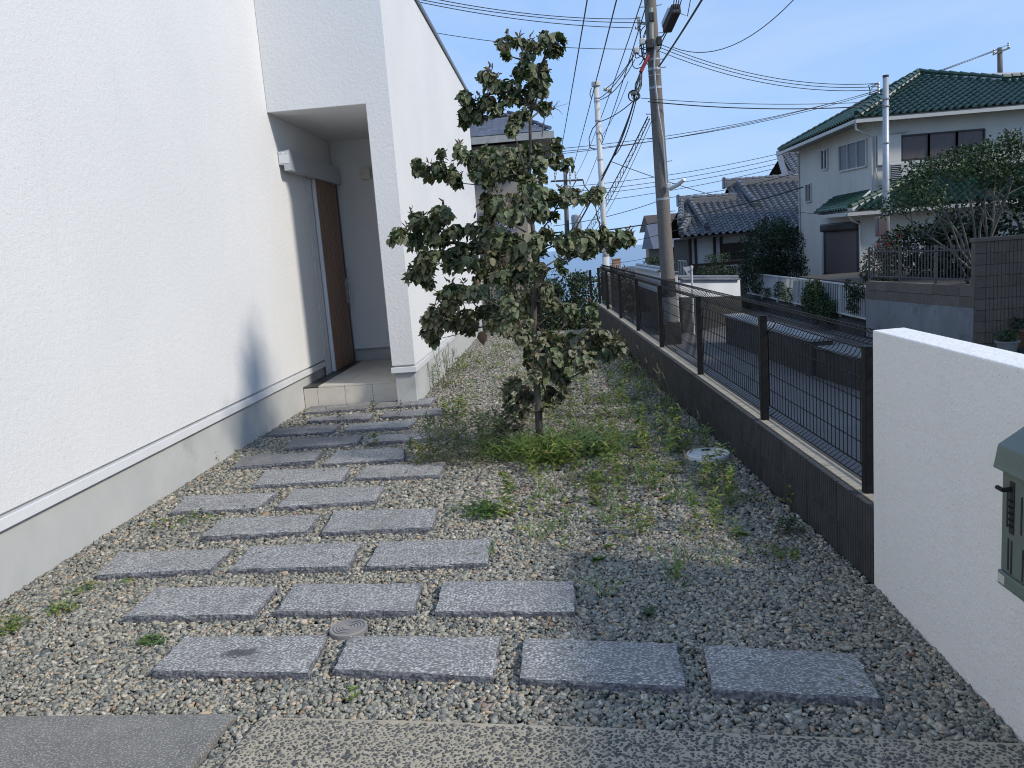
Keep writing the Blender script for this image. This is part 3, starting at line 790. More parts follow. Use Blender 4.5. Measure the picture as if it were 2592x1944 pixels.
LEAF_TRI = np.array([(0, 1, 5), (1, 2, 6), (1, 6, 5), (2, 3, 7), (2, 7, 6), (3, 4, 7), (0, 8, 1), (1, 8, 9), (1, 9, 2), (2, 9, 10), (2, 10, 3), (3, 10, 4)])
def leaf_faces(n):
    return (LEAF_TRI[None] + (np.arange(n) * 11)[:, None, None]).reshape(-1, 3)
def small_leaves(base, d, up, L, W, droop=.2):
    """4-vertex bent leaves (2 triangles)"""
    d = unit(d); s = unit(np.cross(d, up)); u = np.cross(s, d); L = np.asarray(L)[:, None]; W = np.asarray(W)[:, None]
    V = np.stack([base, base + d * L * .5 + s * W * .5 + u * W * .15, base + d * L - u * L * droop, base + d * L * .5 - s * W * .5 + u * W * .15], 1)
    F = (np.array([(0, 1, 2), (0, 2, 3)])[None] + (np.arange(len(base)) * 4)[:, None, None]).reshape(-1, 3)
    return V.reshape(-1, 3), F
def blades(base, d, L, W, droop=.5):
    """3-segment grass blades bending over"""
    n = len(base); d = unit(d); s = unit(np.cross(d, np.array([0, 0, 1.0])) + 1e-6); L = np.asarray(L)[:, None]; W = np.asarray(W)[:, None]
    h = unit(d * np.array([1, 1, 0]) + 1e-6); rows = []
    for t, w in ((0, .7), (.4, 1.0), (.75, .7), (1.0, .05)):
        c = base + d * L * t + h * L * droop * .55 * t * t - np.array([0, 0, 1.0]) * L * droop * .55 * t * t * t
        rows += [c - s * W * w * .5, c + s * W * w * .5]
    V = np.stack(rows, 1)
    F = (np.array([(0, 1, 3, 2), (2, 3, 5, 4), (4, 5, 7, 6)])[None] + (np.arange(n) * 8)[:, None, None]).reshape(-1, 4)
    return V.reshape(-1, 3), F
def rdir(n, zmean=0.0, zs=.5):
    a = rng.uniform(0, 2 * np.pi, n)
    return unit(np.stack([np.cos(a), np.sin(a), rng.normal(zmean, zs, n)], -1))
class Gather:
    def __init__(s): s.V = []; s.F = []; s.n = 0
    def add(s, V, F): s.V.append(V); s.F.append(F + s.n); s.n += len(V)
    def obj(s, name, mat, parent=None, loc=(0, 0, 0), smooth=False):
        return np_obj(name, np.concatenate(s.V), np.concatenate(s.F), mat, parent, loc, smooth)

M['bark'] = pbr('dogwood_bark', (0.13, 0.115, 0.10), (0.075, 0.066, 0.058), scale=30, rough=0.9, bump=0.7, bscale=70, stretch=(1, 1, .35))
M['bark_grey'] = pbr('grey_bark', (0.17, 0.165, 0.15), (0.11, 0.105, 0.095), scale=14, rough=0.9, bump=0.5, bscale=60)
M['dogwood_leaf'] = island_mat('dogwood_leaf', [(0, (0.030, 0.062, 0.022)), (.3, (0.055, 0.100, 0.033)), (.52, (0.088, 0.135, 0.046)), (.68, (0.135, 0.160, 0.062)), (.80, (0.175, 0.172, 0.088)), (.90, (0.20, 0.155, 0.105)), (.965, (0.14, 0.095, 0.065)), (1, (0.28, 0.27, 0.15))],
                               rough=0.55, grain=.25, gscale=45, back=(0.24, 0.26, 0.16), transl=.25, spec=.3)
M['shoot'] = island_mat('new_shoot', [(0, (0.20, 0.16, 0.11)), (.5, (0.17, 0.115, 0.09)), (1, (0.22, 0.21, 0.12))], rough=.6, transl=.2)
M['dead_leaf'] = pbr('dead_leaf', (0.19, 0.105, 0.06), (0.13, 0.075, 0.045), scale=30, rough=.8)

# ------------------------------------------------------------------ dogwood tree in the gravel
TX, TY = -.226, 6.25
tree = thing('dogwood_tree', 'small tiered dogwood tree with drooping dark leaves in the middle of the gravel', 'tree', (TX, TY, 0))
trunk_pts = [(-0.217, 6.25, -0.011), (-0.214, 6.25, 0.3), (-0.207, 6.25, 0.612), (-0.2, 6.23, 0.921), (-0.184, 6.22, 1.133), (-0.14, 6.25, 1.338), (-0.152, 6.28, 1.607), (-0.173, 6.28, 1.902), (-0.139, 6.25, 2.186), (-0.119, 6.25, 2.468), (-0.074, 6.25, 2.688), (0.009, 6.25, 2.875), (0.082, 6.25, 3.019)]
trunk_pts[0] = (trunk_pts[0][0], trunk_pts[0][1], -.05)
MB().tube(trunk_pts, [.034, .029, .026, .024, .022, .020, .018, .0155, .013, .011, .009, .007, .003], 10).build('trunk', M['bark'], tree, smooth=True)
tp = [Vector(p) for p in trunk_pts]
def on_trunk(z):
    for a, b in zip(tp[:-1], tp[1:]):
        if a.z <= z <= b.z: return a.lerp(b, (z - a.z) / (b.z - a.z))
    return tp[-1]
LEAF_B, LEAF_D, LEAF_U, LEAF_L = [], [], [], []
SHOOTS = []
# leaf clumps of the tiered crown: centre and half sizes
CLUMPS = [(-0.255, 6.347, 3.027, 0.091, 0.059), (-0.259, 6.150, 2.901, 0.031, 0.031), (-0.149, 6.263, 2.992, 0.051, 0.051), (0.035, 6.177, 2.990, 0.089, 0.070), (0.124, 6.210, 2.979, 0.070, 0.070),
          (0.090, 6.222, 2.915, 0.070, 0.064), (-0.052, 6.060, 2.913, 0.062, 0.062), (-0.119, 6.198, 2.871, 0.063, 0.063), (-0.099, 6.117, 2.771, 0.075, 0.063), (-0.010, 6.449, 2.844, 0.059, 0.053),
          (-0.071, 6.243, 2.713, 0.090, 0.064), (0.003, 6.169, 2.704, 0.051, 0.076), (-0.039, 6.162, 2.625, 0.076, 0.050), (-0.407, 6.198, 2.768, 0.095, 0.063), (-0.349, 6.177, 2.701, 0.114, 0.063),
          (-0.240, 6.175, 2.692, 0.101, 0.057), (-0.189, 6.272, 2.788, 0.051, 0.051), (-0.591, 6.222, 2.648, 0.076, 0.064), (-0.541, 6.290, 2.584, 0.103, 0.077), (-0.436, 6.223, 2.588, 0.089, 0.070),
          (-0.601, 6.235, 2.545, 0.045, 0.045), (-0.605, 6.338, 2.489, 0.052, 0.039), (-0.508, 6.268, 2.506, 0.077, 0.039), (-0.361, 6.165, 2.537, 0.076, 0.051), (-0.260, 6.186, 2.602, 0.101, 0.063),
          (-0.176, 6.292, 2.637, 0.077, 0.064), (-0.109, 6.542, 2.639, 0.040, 0.060), (-0.145, 6.144, 2.492, 0.038, 0.050), (-0.208, 6.146, 2.451, 0.063, 0.063), (-0.010, 6.384, 2.555, 0.065, 0.052),
          (-0.244, 5.994, 2.362, 0.061, 0.055), (-0.978, 6.191, 2.175, 0.057, 0.089), (-0.925, 6.315, 2.146, 0.078, 0.078), (-0.806, 6.279, 2.279, 0.045, 0.045), (-0.823, 6.231, 2.154, 0.077, 0.077),
          (-0.746, 6.293, 2.117, 0.090, 0.077), (-0.647, 6.081, 2.244, 0.075, 0.062), (-0.581, 6.386, 2.224, 0.118, 0.092), (-0.434, 5.951, 2.177, 0.110, 0.098), (-0.316, 5.738, 2.144, 0.106, 0.094),
          (-0.233, 6.251, 2.193, 0.115, 0.102), (-0.120, 6.375, 2.246, 0.118, 0.091), (-0.084, 6.016, 2.109, 0.074, 0.074), (-0.499, 5.904, 2.063, 0.109, 0.060), (-0.399, 6.175, 2.078, 0.114, 0.063),
          (-0.272, 6.144, 2.089, 0.101, 0.063), (-0.727, 6.410, 2.063, 0.059, 0.053), (-0.470, 6.395, 2.029, 0.052, 0.052), (0.057, 6.229, 2.251, 0.057, 0.070), (0.040, 6.503, 2.185, 0.067, 0.067),
          (0.132, 6.110, 2.101, 0.063, 0.050), (-0.053, 5.835, 1.998, 0.042, 0.042), (-0.173, 6.359, 2.039, 0.078, 0.052), (-0.502, 6.351, 1.903, 0.065, 0.078), (-0.407, 6.081, 1.892, 0.075, 0.062),
          (-0.325, 5.854, 1.815, 0.096, 0.072), (-0.231, 6.233, 1.875, 0.102, 0.077), (-0.114, 5.572, 1.872, 0.091, 0.068), (-0.031, 6.406, 1.894, 0.105, 0.079), (0.083, 6.328, 1.880, 0.091, 0.078),
          (0.142, 5.637, 1.845, 0.069, 0.069), (0.228, 6.183, 1.848, 0.063, 0.051), (0.300, 5.907, 1.838, 0.060, 0.054), (-0.463, 6.425, 1.816, 0.079, 0.079), (-0.268, 5.526, 1.729, 0.079, 0.057),
          (-0.104, 5.775, 1.759, 0.095, 0.071), (-0.015, 6.425, 1.743, 0.079, 0.053), (-0.545, 6.565, 1.763, 0.067, 0.067), (-0.166, 5.597, 1.932, 0.069, 0.034), (-0.803, 6.133, 1.805, 0.088, 0.069),
          (-1.027, 6.257, 1.778, 0.090, 0.090), (-1.117, 6.136, 1.683, 0.075, 0.075), (-1.220, 6.420, 1.708, 0.053, 0.039), (-0.910, 6.061, 1.751, 0.074, 0.074), (-1.055, 6.261, 1.630, 0.090, 0.077),
          (-0.886, 6.080, 1.640, 0.087, 0.062), (-0.774, 6.536, 1.702, 0.094, 0.054), (-0.616, 6.157, 1.682, 0.076, 0.063), (-0.494, 6.017, 1.657, 0.086, 0.074), (-0.367, 5.547, 1.616, 0.080, 0.068),
          (-0.346, 6.818, 1.580, 0.098, 0.084), (-0.587, 6.415, 1.570, 0.105, 0.079), (-0.462, 6.433, 1.509, 0.105, 0.079), (-0.731, 6.496, 1.529, 0.093, 0.080), (-0.834, 6.264, 1.512, 0.103, 0.077),
          (-0.943, 6.133, 1.509, 0.088, 0.075), (-1.021, 6.112, 1.453, 0.088, 0.088), (-1.078, 6.112, 1.383, 0.063, 0.075), (-1.052, 6.389, 1.333, 0.065, 0.065), (-0.947, 6.027, 1.425, 0.074, 0.062),
          (-0.763, 6.048, 1.435, 0.087, 0.074), (-0.640, 6.065, 1.438, 0.099, 0.075), (-0.532, 6.233, 1.414, 0.102, 0.077), (-0.413, 6.369, 1.415, 0.104, 0.078), (-0.247, 5.629, 1.473, 0.092, 0.081),
          (-0.145, 5.500, 1.565, 0.079, 0.068), (-0.118, 6.136, 1.496, 0.075, 0.075), (-0.065, 6.635, 1.623, 0.068, 0.068), (-0.225, 6.449, 1.361, 0.106, 0.079), (-0.310, 6.227, 1.310, 0.102, 0.077),
          (-0.423, 6.023, 1.325, 0.099, 0.062), (-0.568, 6.257, 1.315, 0.090, 0.064), (0.059, 6.047, 1.555, 0.087, 0.087), (0.136, 6.456, 1.489, 0.093, 0.079), (0.208, 5.874, 1.507, 0.072, 0.072),
          (0.307, 6.206, 1.513, 0.089, 0.064), (0.405, 6.150, 1.542, 0.076, 0.063), (0.503, 6.300, 1.548, 0.077, 0.065), (0.560, 6.244, 1.531, 0.051, 0.064), (0.462, 6.689, 1.464, 0.041, 0.041),
          (0.259, 6.671, 1.440, 0.055, 0.041), (0.176, 6.704, 1.606, 0.082, 0.055), (0.250, 5.644, 1.581, 0.058, 0.046), (0.354, 6.072, 1.593, 0.050, 0.037), (0.034, 5.901, 1.378, 0.048, 0.060),
          (-0.132, 6.357, 1.356, 0.078, 0.078), (-0.758, 5.893, 1.266, 0.084, 0.060), (-0.900, 6.359, 1.215, 0.065, 0.052), (-0.727, 6.463, 1.223, 0.093, 0.079), (-0.552, 5.750, 1.246, 0.071, 0.059),
          (-0.822, 6.105, 1.135, 0.088, 0.075), (-0.943, 6.129, 1.092, 0.075, 0.063), (-1.027, 6.225, 1.039, 0.051, 0.064), (-1.033, 6.289, 0.943, 0.064, 0.077), (-1.008, 6.421, 0.861, 0.053, 0.053),
          (-0.924, 6.199, 0.995, 0.076, 0.076), (-0.821, 6.304, 0.991, 0.090, 0.077), (-0.703, 6.224, 1.042, 0.089, 0.076), (-0.736, 6.551, 0.909, 0.067, 0.054), (-0.600, 6.388, 1.060, 0.092, 0.065),
          (-0.511, 6.614, 1.064, 0.095, 0.068), (-0.348, 5.763, 1.148, 0.083, 0.071), (-0.493, 6.108, 0.986, 0.088, 0.063), (-0.369, 5.895, 0.972, 0.072, 0.060), (-0.312, 6.699, 1.043, 0.110, 0.082),
          (-0.188, 6.396, 1.121, 0.105, 0.066), (-0.080, 6.035, 1.123, 0.074, 0.074), (-0.250, 6.000, 0.978, 0.074, 0.074), (-0.023, 6.325, 1.049, 0.078, 0.065), (0.062, 5.921, 1.072, 0.073, 0.049),
          (-0.084, 5.784, 1.210, 0.059, 0.047), (-0.016, 6.329, 1.164, 0.065, 0.065), (0.109, 6.823, 0.934, 0.084, 0.070), (0.249, 6.112, 1.032, 0.050, 0.063), (0.254, 6.054, 0.949, 0.050, 0.050),
          (-0.272, 5.787, 0.903, 0.071, 0.059), (-0.180, 5.781, 0.849, 0.083, 0.059), (-0.094, 6.322, 0.781, 0.104, 0.078), (0.010, 6.403, 0.765, 0.105, 0.079), (0.113, 6.184, 0.808, 0.089, 0.063),
          (0.218, 6.263, 0.818, 0.090, 0.064), (0.318, 6.228, 0.815, 0.089, 0.064), (0.392, 6.238, 0.757, 0.089, 0.077), (0.443, 6.095, 0.744, 0.062, 0.062), (0.359, 6.196, 0.674, 0.089, 0.063),
          (0.261, 6.237, 0.701, 0.089, 0.077), (0.154, 6.152, 0.681, 0.088, 0.076), (0.053, 6.123, 0.692, 0.075, 0.075), (-0.060, 6.030, 0.699, 0.074, 0.074), (-0.175, 6.123, 0.682, 0.075, 0.063),
          (-0.250, 6.359, 0.616, 0.052, 0.065), (-0.130, 6.145, 0.599, 0.076, 0.063), (-0.045, 6.210, 0.545, 0.064, 0.051), (0.004, 6.280, 0.491, 0.039, 0.039), (-0.255, 6.343, 0.724, 0.052, 0.052),
          (0.192, 6.328, 0.563, 0.039, 0.032), (-0.204, 5.997, 0.588, 0.061, 0.061), (-0.429, 6.286, 0.466, 0.064, 0.052), (-0.356, 6.175, 0.493, 0.051, 0.051), (-0.458, 6.242, 0.396, 0.038, 0.038),
          (-0.346, 6.308, 0.363, 0.065, 0.052), (-0.281, 6.343, 0.366, 0.052, 0.065), (-0.430, 6.297, 0.290, 0.064, 0.052), (-0.324, 6.238, 0.269, 0.051, 0.064), (-0.094, 6.363, 0.390, 0.052, 0.052),
          (-0.003, 6.219, 0.396, 0.051, 0.051), (-0.058, 6.227, 0.346, 0.051, 0.038), (-0.135, 6.302, 0.364, 0.039, 0.052), (-0.126, 6.175, 0.294, 0.051, 0.038)]
nodes = [(p, .012) for p in tp[2:]]
axis = lambda p: math.hypot(p.x - on_trunk(p.z).x, p.y - on_trunk(p.z).y)
CLUMPS += [(x * 1.0, y + random.choice((-1, 1)) * random.uniform(.15, .4), z + random.uniform(-.03, .03), rx, rz) for x, y, z, rx, rz in CLUMPS if z < 2.05 and rx > .055 and random.random() < .55]
for x, y, z, rx, rz in sorted(CLUMPS, key=lambda c: axis(Vector(c[:3]))):
    c = Vector((x, y, z)); ac_ = axis(c)
    best = min(nodes, key=lambda q: (q[0] - c).length + max(0, q[0].z - c.z + .02) * 2.2 + (.25 if axis(q[0]) > ac_ else 0))[0]
    mid = best.lerp(c, .5) + Vector((random.uniform(-.02, .02), random.uniform(-.02, .02), -.015))
    q_ = [best, mid, c + Vector((0, 0, .01))]
    pts = [q_[0] * (1 - t) ** 2 + q_[1] * 2 * t * (1 - t) + q_[2] * t * t for t in (0, .25, .5, .75, 1)]
    r0 = .0035 + .006 * max(0, 1 - ac_ / .9)
    MB().tube(pts, [r0, r0 * .9, r0 * .8, r0 * .65, r0 * .45], 6).build('branch', M['bark'], tree, smooth=True)
    nodes += [(pts[2], 0), (c, 0)]
    out = Vector((c.x - on_trunk(c.z).x, c.y - on_trunk(c.z).y, 0)); out = out.normalized() if out.length > .02 else Vector((1, 0, 0))
    n_l = int(15 + rx * rz * 7200)
    for k in range(n_l):
        while True:
            e = Vector((random.uniform(-1, 1), random.uniform(-1, 1), random.uniform(-1, 1)))
            if e.length < 1: break
        h = Vector((e.x, e.y, 0)) * .8 + out * .35 + Vector((random.uniform(-1, 1), random.uniform(-1, 1), 0)) * .45
        h.normalize()
        hang = random.choice((.5, .1, -.2, -.5, -.9, -1.4, -2.2)) + .5 * e.z
        ln = random.choice((random.uniform(.030, .052), random.uniform(.044, .074), random.uniform(.050, .082)))
        d = h + Vector((0, 0, hang)); d.normalize()
        p = c + Vector((e.x * rx * .85, e.y * rx, e.z * rz * .85)) - d * ln * .45
        LEAF_B.append(p); LEAF_D.append(d)
        LEAF_U.append(Vector((random.uniform(-.4, .4), random.uniform(-.4, .4), 1)) + h * .6); LEAF_L.append(ln)
    if random.random() < .42: SHOOTS.append((c + Vector((random.uniform(-.5, .5) * rx, 0, rz * .8)), out))
# bare twig on the right of the upper crown
bt = MB()
tw = [Vector(p) for p in ((-0.04, 6.2, 2.327), (-0.014, 6.2, 2.451), (0.023, 6.2, 2.49), (0.06, 6.2, 2.523), (0.165, 6.2, 2.542))]
bt.tube(tw, [.005, .004, .003, .002, .001], 5)
for a, b in ((2, (0.091, 6.2, 2.548)), (3, (0.123, 6.2, 2.468)), (3, (0.109, 6.2, 2.566)), (2, (0.049, 6.15, 2.438))): bt.tube([tw[a], tw[a].lerp(Vector(b), .6) + Vector((0, 0, .01)), b], [.003, .002, .001], 4)
bt.build('bare_twig', M['bark_grey'], tree)
LB, LD, LU, LL = (np.array([tuple(v) for v in q]) if q is not LEAF_L else np.array(q) for q in (LEAF_B, LEAF_D, LEAF_U, LEAF_L))
print('dogwood leaves', len(LB))
# the 300 leaves nearest to the viewer are pieces of their own, the others one mass
order = np.argsort(LB[:, 1] - .0 * LB[:, 2])
near, rest = order[:300], order[300:]
pale = (LB[:, 2] < 1.02 - .25 * (LB[:, 0] + .2)) & (rng.random(len(LB)) < .42) | (rng.random(len(LB)) < .05)
variants = []
for k in range(8):
    dr_, fo_, cu_ = random.uniform(.05, .45), random.uniform(.08, .32), random.uniform(-.25, .3)
    V, f_, n_ = leafset(np.zeros((1, 3)), np.array([[0, 1.0, 0]]), np.array([[0, 0, 1.0]]), np.array([1.0]), np.array([.78]), dr_, fo_, cu_)
    variants.append((dr_, fo_, cu_))
    me = np_mesh('leaf', V, leaf_faces(1), True); me.materials.append(M['dogwood_leaf'])
    variants[-1] += (me,)
# per-object colour for the single leaves
ml = M['dogwood_leaf'].copy(); ml.name = 'dogwood_leaf_single'
nt_ = ml.node_tree
geo = [n_ for n_ in nt_.nodes if n_.type == 'NEW_GEOMETRY'][0]
oi_ = nt_.nodes.new('ShaderNodeObjectInfo')
for l_ in list(nt_.links):
    if l_.from_node == geo and l_.from_socket.name == 'Random Per Island':
        to = l_.to_socket; nt_.links.remove(l_); nt_.links.new(oi_.outputs['Random'], to)
for v_ in variants:
    v_[3].materials.clear(); v_[3].materials.append(ml)
mp_ = ml.copy(); mp_.name = 'sunburnt_leaf_single'
PALE = [(0, (0.12, 0.14, 0.06)), (.35, (0.22, 0.21, 0.12)), (.7, (0.29, 0.26, 0.165)), (1, (0.18, 0.175, 0.09))]
M['sunburnt_leaf'] = island_mat('sunburnt_leaf', PALE, rough=0.5, grain=.3, gscale=45, back=(0.2, 0.2, 0.15), transl=.16, spec=.3)
for n_ in mp_.node_tree.nodes:
    if n_.type == 'VALTORGB' and len(n_.color_ramp.elements) > 4:
        for e_, c_ in zip(n_.color_ramp.elements, (PALE[0], PALE[1], PALE[2], PALE[1], PALE[3], PALE[2], PALE[0], PALE[1])): e_.color = (*c_[1], 1)
pale_mesh = []
for v_ in variants:
    me = v_[3].copy(); me.materials.clear(); me.materials.append(mp_); pale_mesh.append(me)
for k, i in enumerate(near):
    d = Vector(LD[i]).normalized(); s_ = d.cross(Vector(LU[i])).normalized(); u = s_.cross(d)
    L_ = LL[i]
    mat4 = Matrix(((s_.x * L_, d.x * L_, u.x * L_, LB[i][0]), (s_.y * L_, d.y * L_, u.y * L_, LB[i][1]), (s_.z * L_, d.z * L_, u.z * L_, LB[i][2]), (0, 0, 0, 1)))
    link_mesh('leaf', pale_mesh[k % 8] if pale[i] else variants[k % 8][3], tree, mat4)
for sel, nm_, mt_ in ((~pale, 'foliage', M['dogwood_leaf']), (pale, 'pale_foliage', M['sunburnt_leaf'])):
  g = Gather(); rr_s = rest[sel[rest]]
  for k in range(8):
    q = rr_s[k::8]
    V, f_, n_ = leafset(LB[q], LD[q], LU[q], LL[q], LL[q] * rng.uniform(.68, .88, len(q)), *variants[k][:3])
    g.add(V, leaf_faces(len(q)))
  tag(g.obj(nm_, mt_, tree, smooth=True), kind='stuff')
g = Gather()
for p_, o_ in SHOOTS:
    n_ = random.randint(4, 7); b_ = np.array([tuple(p_)] * n_) + rng.normal(0, .012, (n_, 3)) + np.array([0, 0, .02]) * rng.random((n_, 1))
    d_ = rdir(n_, 1.1, .5)
    V, f_, m_ = leafset(b_, d_, rdir(n_, .5, .3), rng.uniform(.03, .06, n_), rng.uniform(.012, .02, n_), .15, .3)
    g.add(V, leaf_faces(n_))
tag(g.obj('new_shoots', M['shoot'], tree), kind='stuff')
dlp = (-0.561, 5.75, 0.97)
V, f_, n_ = leafset(np.array([dlp]), np.array([[.1, -.2, -1.0]]), np.array([[.1, -1.0, .2]]), [.10], [.075], .2, .3, .3)
np_obj('dead_leaf', V, leaf_faces(1), M['dead_leaf'], tree, smooth=True)['label'] = 'dead brown leaf hanging at the left of the crown'

# ------------------------------------------------------------------ weeds
M['weed'] = island_mat('weed_green', [(0, (0.075, 0.135, 0.028)), (.4, (0.125, 0.20, 0.038)), (.7, (0.20, 0.26, 0.055)), (.88, (0.27, 0.265, 0.07)), (1, (0.28, 0.21, 0.075))], rough=.6, transl=.2)
M['grass'] = island_mat('grass_green', [(0, (0.06, 0.12, 0.026)), (.5, (0.115, 0.205, 0.042)), (.85, (0.175, 0.26, 0.06)), (1, (0.25, 0.235, 0.095))], rough=.55, transl=.25)
M['dark_weed'] = island_mat('dark_weed', [(0, (0.03, 0.055, 0.024)), (.5, (0.045, 0.08, 0.03)), (1, (0.075, 0.10, 0.04))], rough=.6, transl=.15)
M['feathery'] = island_mat('feathery_green', [(0, (0.04, 0.07, 0.028)), (.5, (0.065, 0.105, 0.036)), (1, (0.10, 0.13, 0.05))], rough=.6, transl=.2)
M['clover'] = island_mat('clover', [(0, (0.05, 0.11, 0.022)), (.6, (0.08, 0.165, 0.03)), (1, (0.12, 0.19, 0.045))], rough=.6, transl=.2)
M['red_weed'] = island_mat('reddish_weed', [(0, (0.10, 0.05, 0.03)), (.5, (0.14, 0.085, 0.04)), (1, (0.12, 0.13, 0.045))], rough=.7, transl=.15)
M['straw'] = island_mat('dry_straw', [(0, (0.24, 0.18, 0.11)), (.6, (0.30, 0.24, 0.15)), (1, (0.20, 0.17, 0.11))], rough=.8, transl=.1)
M['stem'] = pbr('weed_stem', (0.10, 0.12, 0.045), (0.13, 0.09, 0.045), rough=.7)
M['seed_head'] = island_mat('foxtail_head', [(0, (0.24, 0.25, 0.12)), (1, (0.33, 0.30, 0.17))], rough=.8, transl=.2)

def g_rosette(g, x, y, n, L, W, lift=.5, z=0.0):
    V, f_, m_ = leafset(np.tile([[x, y, z]], (n, 1)), rdir(n, lift, .3), np.tile([[0, 0, 1.0]], (n, 1)) + rng.normal(0, .2, (n, 3)), L * rng.uniform(.6, 1.1, n), W * rng.uniform(.7, 1.1, n), .35, .2)
    g.add(V, leaf_faces(n))
def g_sprout(g, x, y, h, n, L, W):
    """upright stem with narrow leaves all the way up"""
    t = rng.random(n) ** .8; lean = rng.normal(0, .12, 2)
    b = np.stack([x + lean[0] * t * h, y + lean[1] * t * h, t * h], -1)
    V, f_, m_ = leafset(b, rdir(n, .55, .35), np.tile([[0, 0, 1.0]], (n, 1)) + rng.normal(0, .2, (n, 3)), L * rng.uniform(.6, 1.1, n) * (1.15 - .5 * t), W * rng.uniform(.7, 1.1, n), .3, .2)
    g.add(V, leaf_faces(n))
def g_creeper(g, x, y, r, n, L, W, zmax=.04):
    a = rng.uniform(0, 2 * np.pi, n); q = r * np.sqrt(rng.random(n))
    b = np.stack([x + q * np.cos(a), y + q * np.sin(a) * .9, rng.uniform(.0, zmax, n) * (1.2 - q / r)], -1)
    V, f_, m_ = leafset(b, rdir(n, .25, .4), np.tile([[0, 0, 1.0]], (n, 1)) + rng.normal(0, .3, (n, 3)), L * rng.uniform(.6, 1.2, n), W * rng.uniform(.7, 1.2, n), .15, .15)
    g.add(V, leaf_faces(n))
def g_tuft(gq, x, y, n, L, W, r=.03, lift=1.6, droop=.5):
    b = np.stack([x + rng.normal(0, r, n), y + rng.normal(0, r, n), np.full(n, -.005)], -1)
    V, F = blades(b, rdir(n, lift, .6), L * rng.uniform(.5, 1.1, n), W * rng.uniform(.7, 1.2, n), droop)
    gq.add(V, F)
# ground cover nobody could count: density follows the thin green drift across the middle of the yard
g1, g2, g3 = Gather(), Gather(), Gather()
for _ in range(7000):
    x = rng.uniform(-2.0, 1.2); y = 3.3 + 11.5 * rng.random() ** 1.1
    if not gravel_mask(np.array([x]), np.array([y]))[0] or (x - .97) ** 2 + (y - 5.52) ** 2 < .05: continue
    drift = math.exp(-((x - .3 + .05 * (y - 6)) / .72) ** 2) * min(1, max(.05, (y - 3.4) / 1.5))
    if y > 8.5: drift = .6 * math.exp(-((x + .2) / .9) ** 2)
    if x < -.6 and y < 8: drift *= .2
    nz = .5 + .5 * math.sin(x * 6.3 + 1.7 * math.sin(y * 2.9)) * math.sin(y * 4.1 + x * 2)
    if rng.random() > drift * (.06 + .9 * nz ** 2): continue
    k = rng.random(); s = rng.uniform(.6, 1.3)
    if k < .30: g_creeper(g1, x, y, .08 * s, int(15 * s), .026, .016, .035)
    elif k < .56: g_sprout(g1, x, y, .13 * s, int(14 * s), .055, .014)
    elif k < .68: g_rosette(g1, x, y, 8, .065 * s, .022)
    elif k < .84: g_tuft(g2, x, y, int(9 * s), .16 * s, .007, .02)
    else: g_creeper(g3, x, y, .10 * s, int(16 * s), .022, .011, .05)
for _ in range(70):                                   # taller single plants
    y = rng.uniform(4.0, 9.5); x = rng.normal(.4 - .05 * (y - 6), .5)
    if not gravel_mask(np.array([x]), np.array([y]))[0] or (x - .97) ** 2 + (y - 5.5) ** 2 < .06: continue
    s = rng.uniform(.7, 1.3)
    for _k in range(int(rng.integers(2, 5))): g_sprout(g1, x + rng.normal(0, .03), y + rng.normal(0, .03), .20 * s, int(20 * s), .07, .015)
tag(g1.obj('ground_weeds', M['weed'], loc=(.2, 6, 0)), kind='stuff')
tag(g2.obj('ground_grass', M['grass'], loc=(.2, 6, 0)), kind='stuff')
tag(g3.obj('reddish_weeds', M['red_weed'], loc=(.2, 6, 0)), kind='stuff')

def plant(name, label, x, y, cat, fn, mat):
    g = Gather(); fn(g, x, y)
    t = thing(name, label, cat, (x, y, 0))
    tag(g.obj('leaves', mat, t), kind='stuff')
    return t
def ring_of(fn, n, r, *args):
    def f(g, x, y):
        for _ in range(n):
            a, q = rng.uniform(0, 6.28), r * rng.random() ** .5
            fn(g, x + q * math.cos(a), y + q * math.sin(a), *args)
    return f
gc = thing('grass_clump', 'lush bright green grass clump around the foot of the dogwood trunk', 'grass', (TX, TY, 0))
g = Gather()
for _ in range(130):
    a, q = rng.uniform(0, 6.28), .46 * rng.random() ** .7
    x, y = -.12 + q * math.cos(a) * 1.1, 5.98 + q * math.sin(a) * .7
    g_tuft(g, x, y, 8, rng.uniform(.14, .36), .013, .04, rng.uniform(.7, 1.7), .8)
tag(g.obj('blades', M['grass'], gc), kind='stuff')
def foxtail(parent_g, stem_mb, x, y, h, lean):
    top = Vector((x + lean[0], y + lean[1], h)); mid = Vector((x + lean[0] * .3, y + lean[1] * .3, h * .6))
    stem_mb.tube([(x, y, 0), mid, top], [.002, .0016, .0012], 4)
    d = (top - mid).normalized() + Vector((lean[0], lean[1], -.3)) * .8; d.normalize()
    ln = random.uniform(.05, .075); m_ = 60
    t = rng.random(m_); ax = np.array([tuple(d)])
    b = np.array([tuple(top)]) + ax * (t * ln)[:, None]
    rd = unit(np.cross(rng.normal(0, 1, (m_, 3)), ax) + ax * .8)
    V, F = small_leaves(b, rd, rng.normal(0, 1, (m_, 3)), (.012 * (1.15 - t * .5)), np.full(m_, .0045))
    parent_g.add(V, F)
def foxtails(parent, spots):
    gg, sm = Gather(), MB()
    for x, y, h in spots: foxtail(gg, sm, x, y, h, (random.uniform(-.08, .1), random.uniform(-.06, .06)))
    tag(gg.obj('seed_heads', M['seed_head'], parent), kind='stuff'); tag(sm.build('stems', M['stem'], parent), kind='stuff')
foxtails(gc, [(TX + random.uniform(-.2, .45), TY - .3 + random.uniform(-.25, .25), random.uniform(.2, .36)) for _ in range(9)])
def spot(u): return u
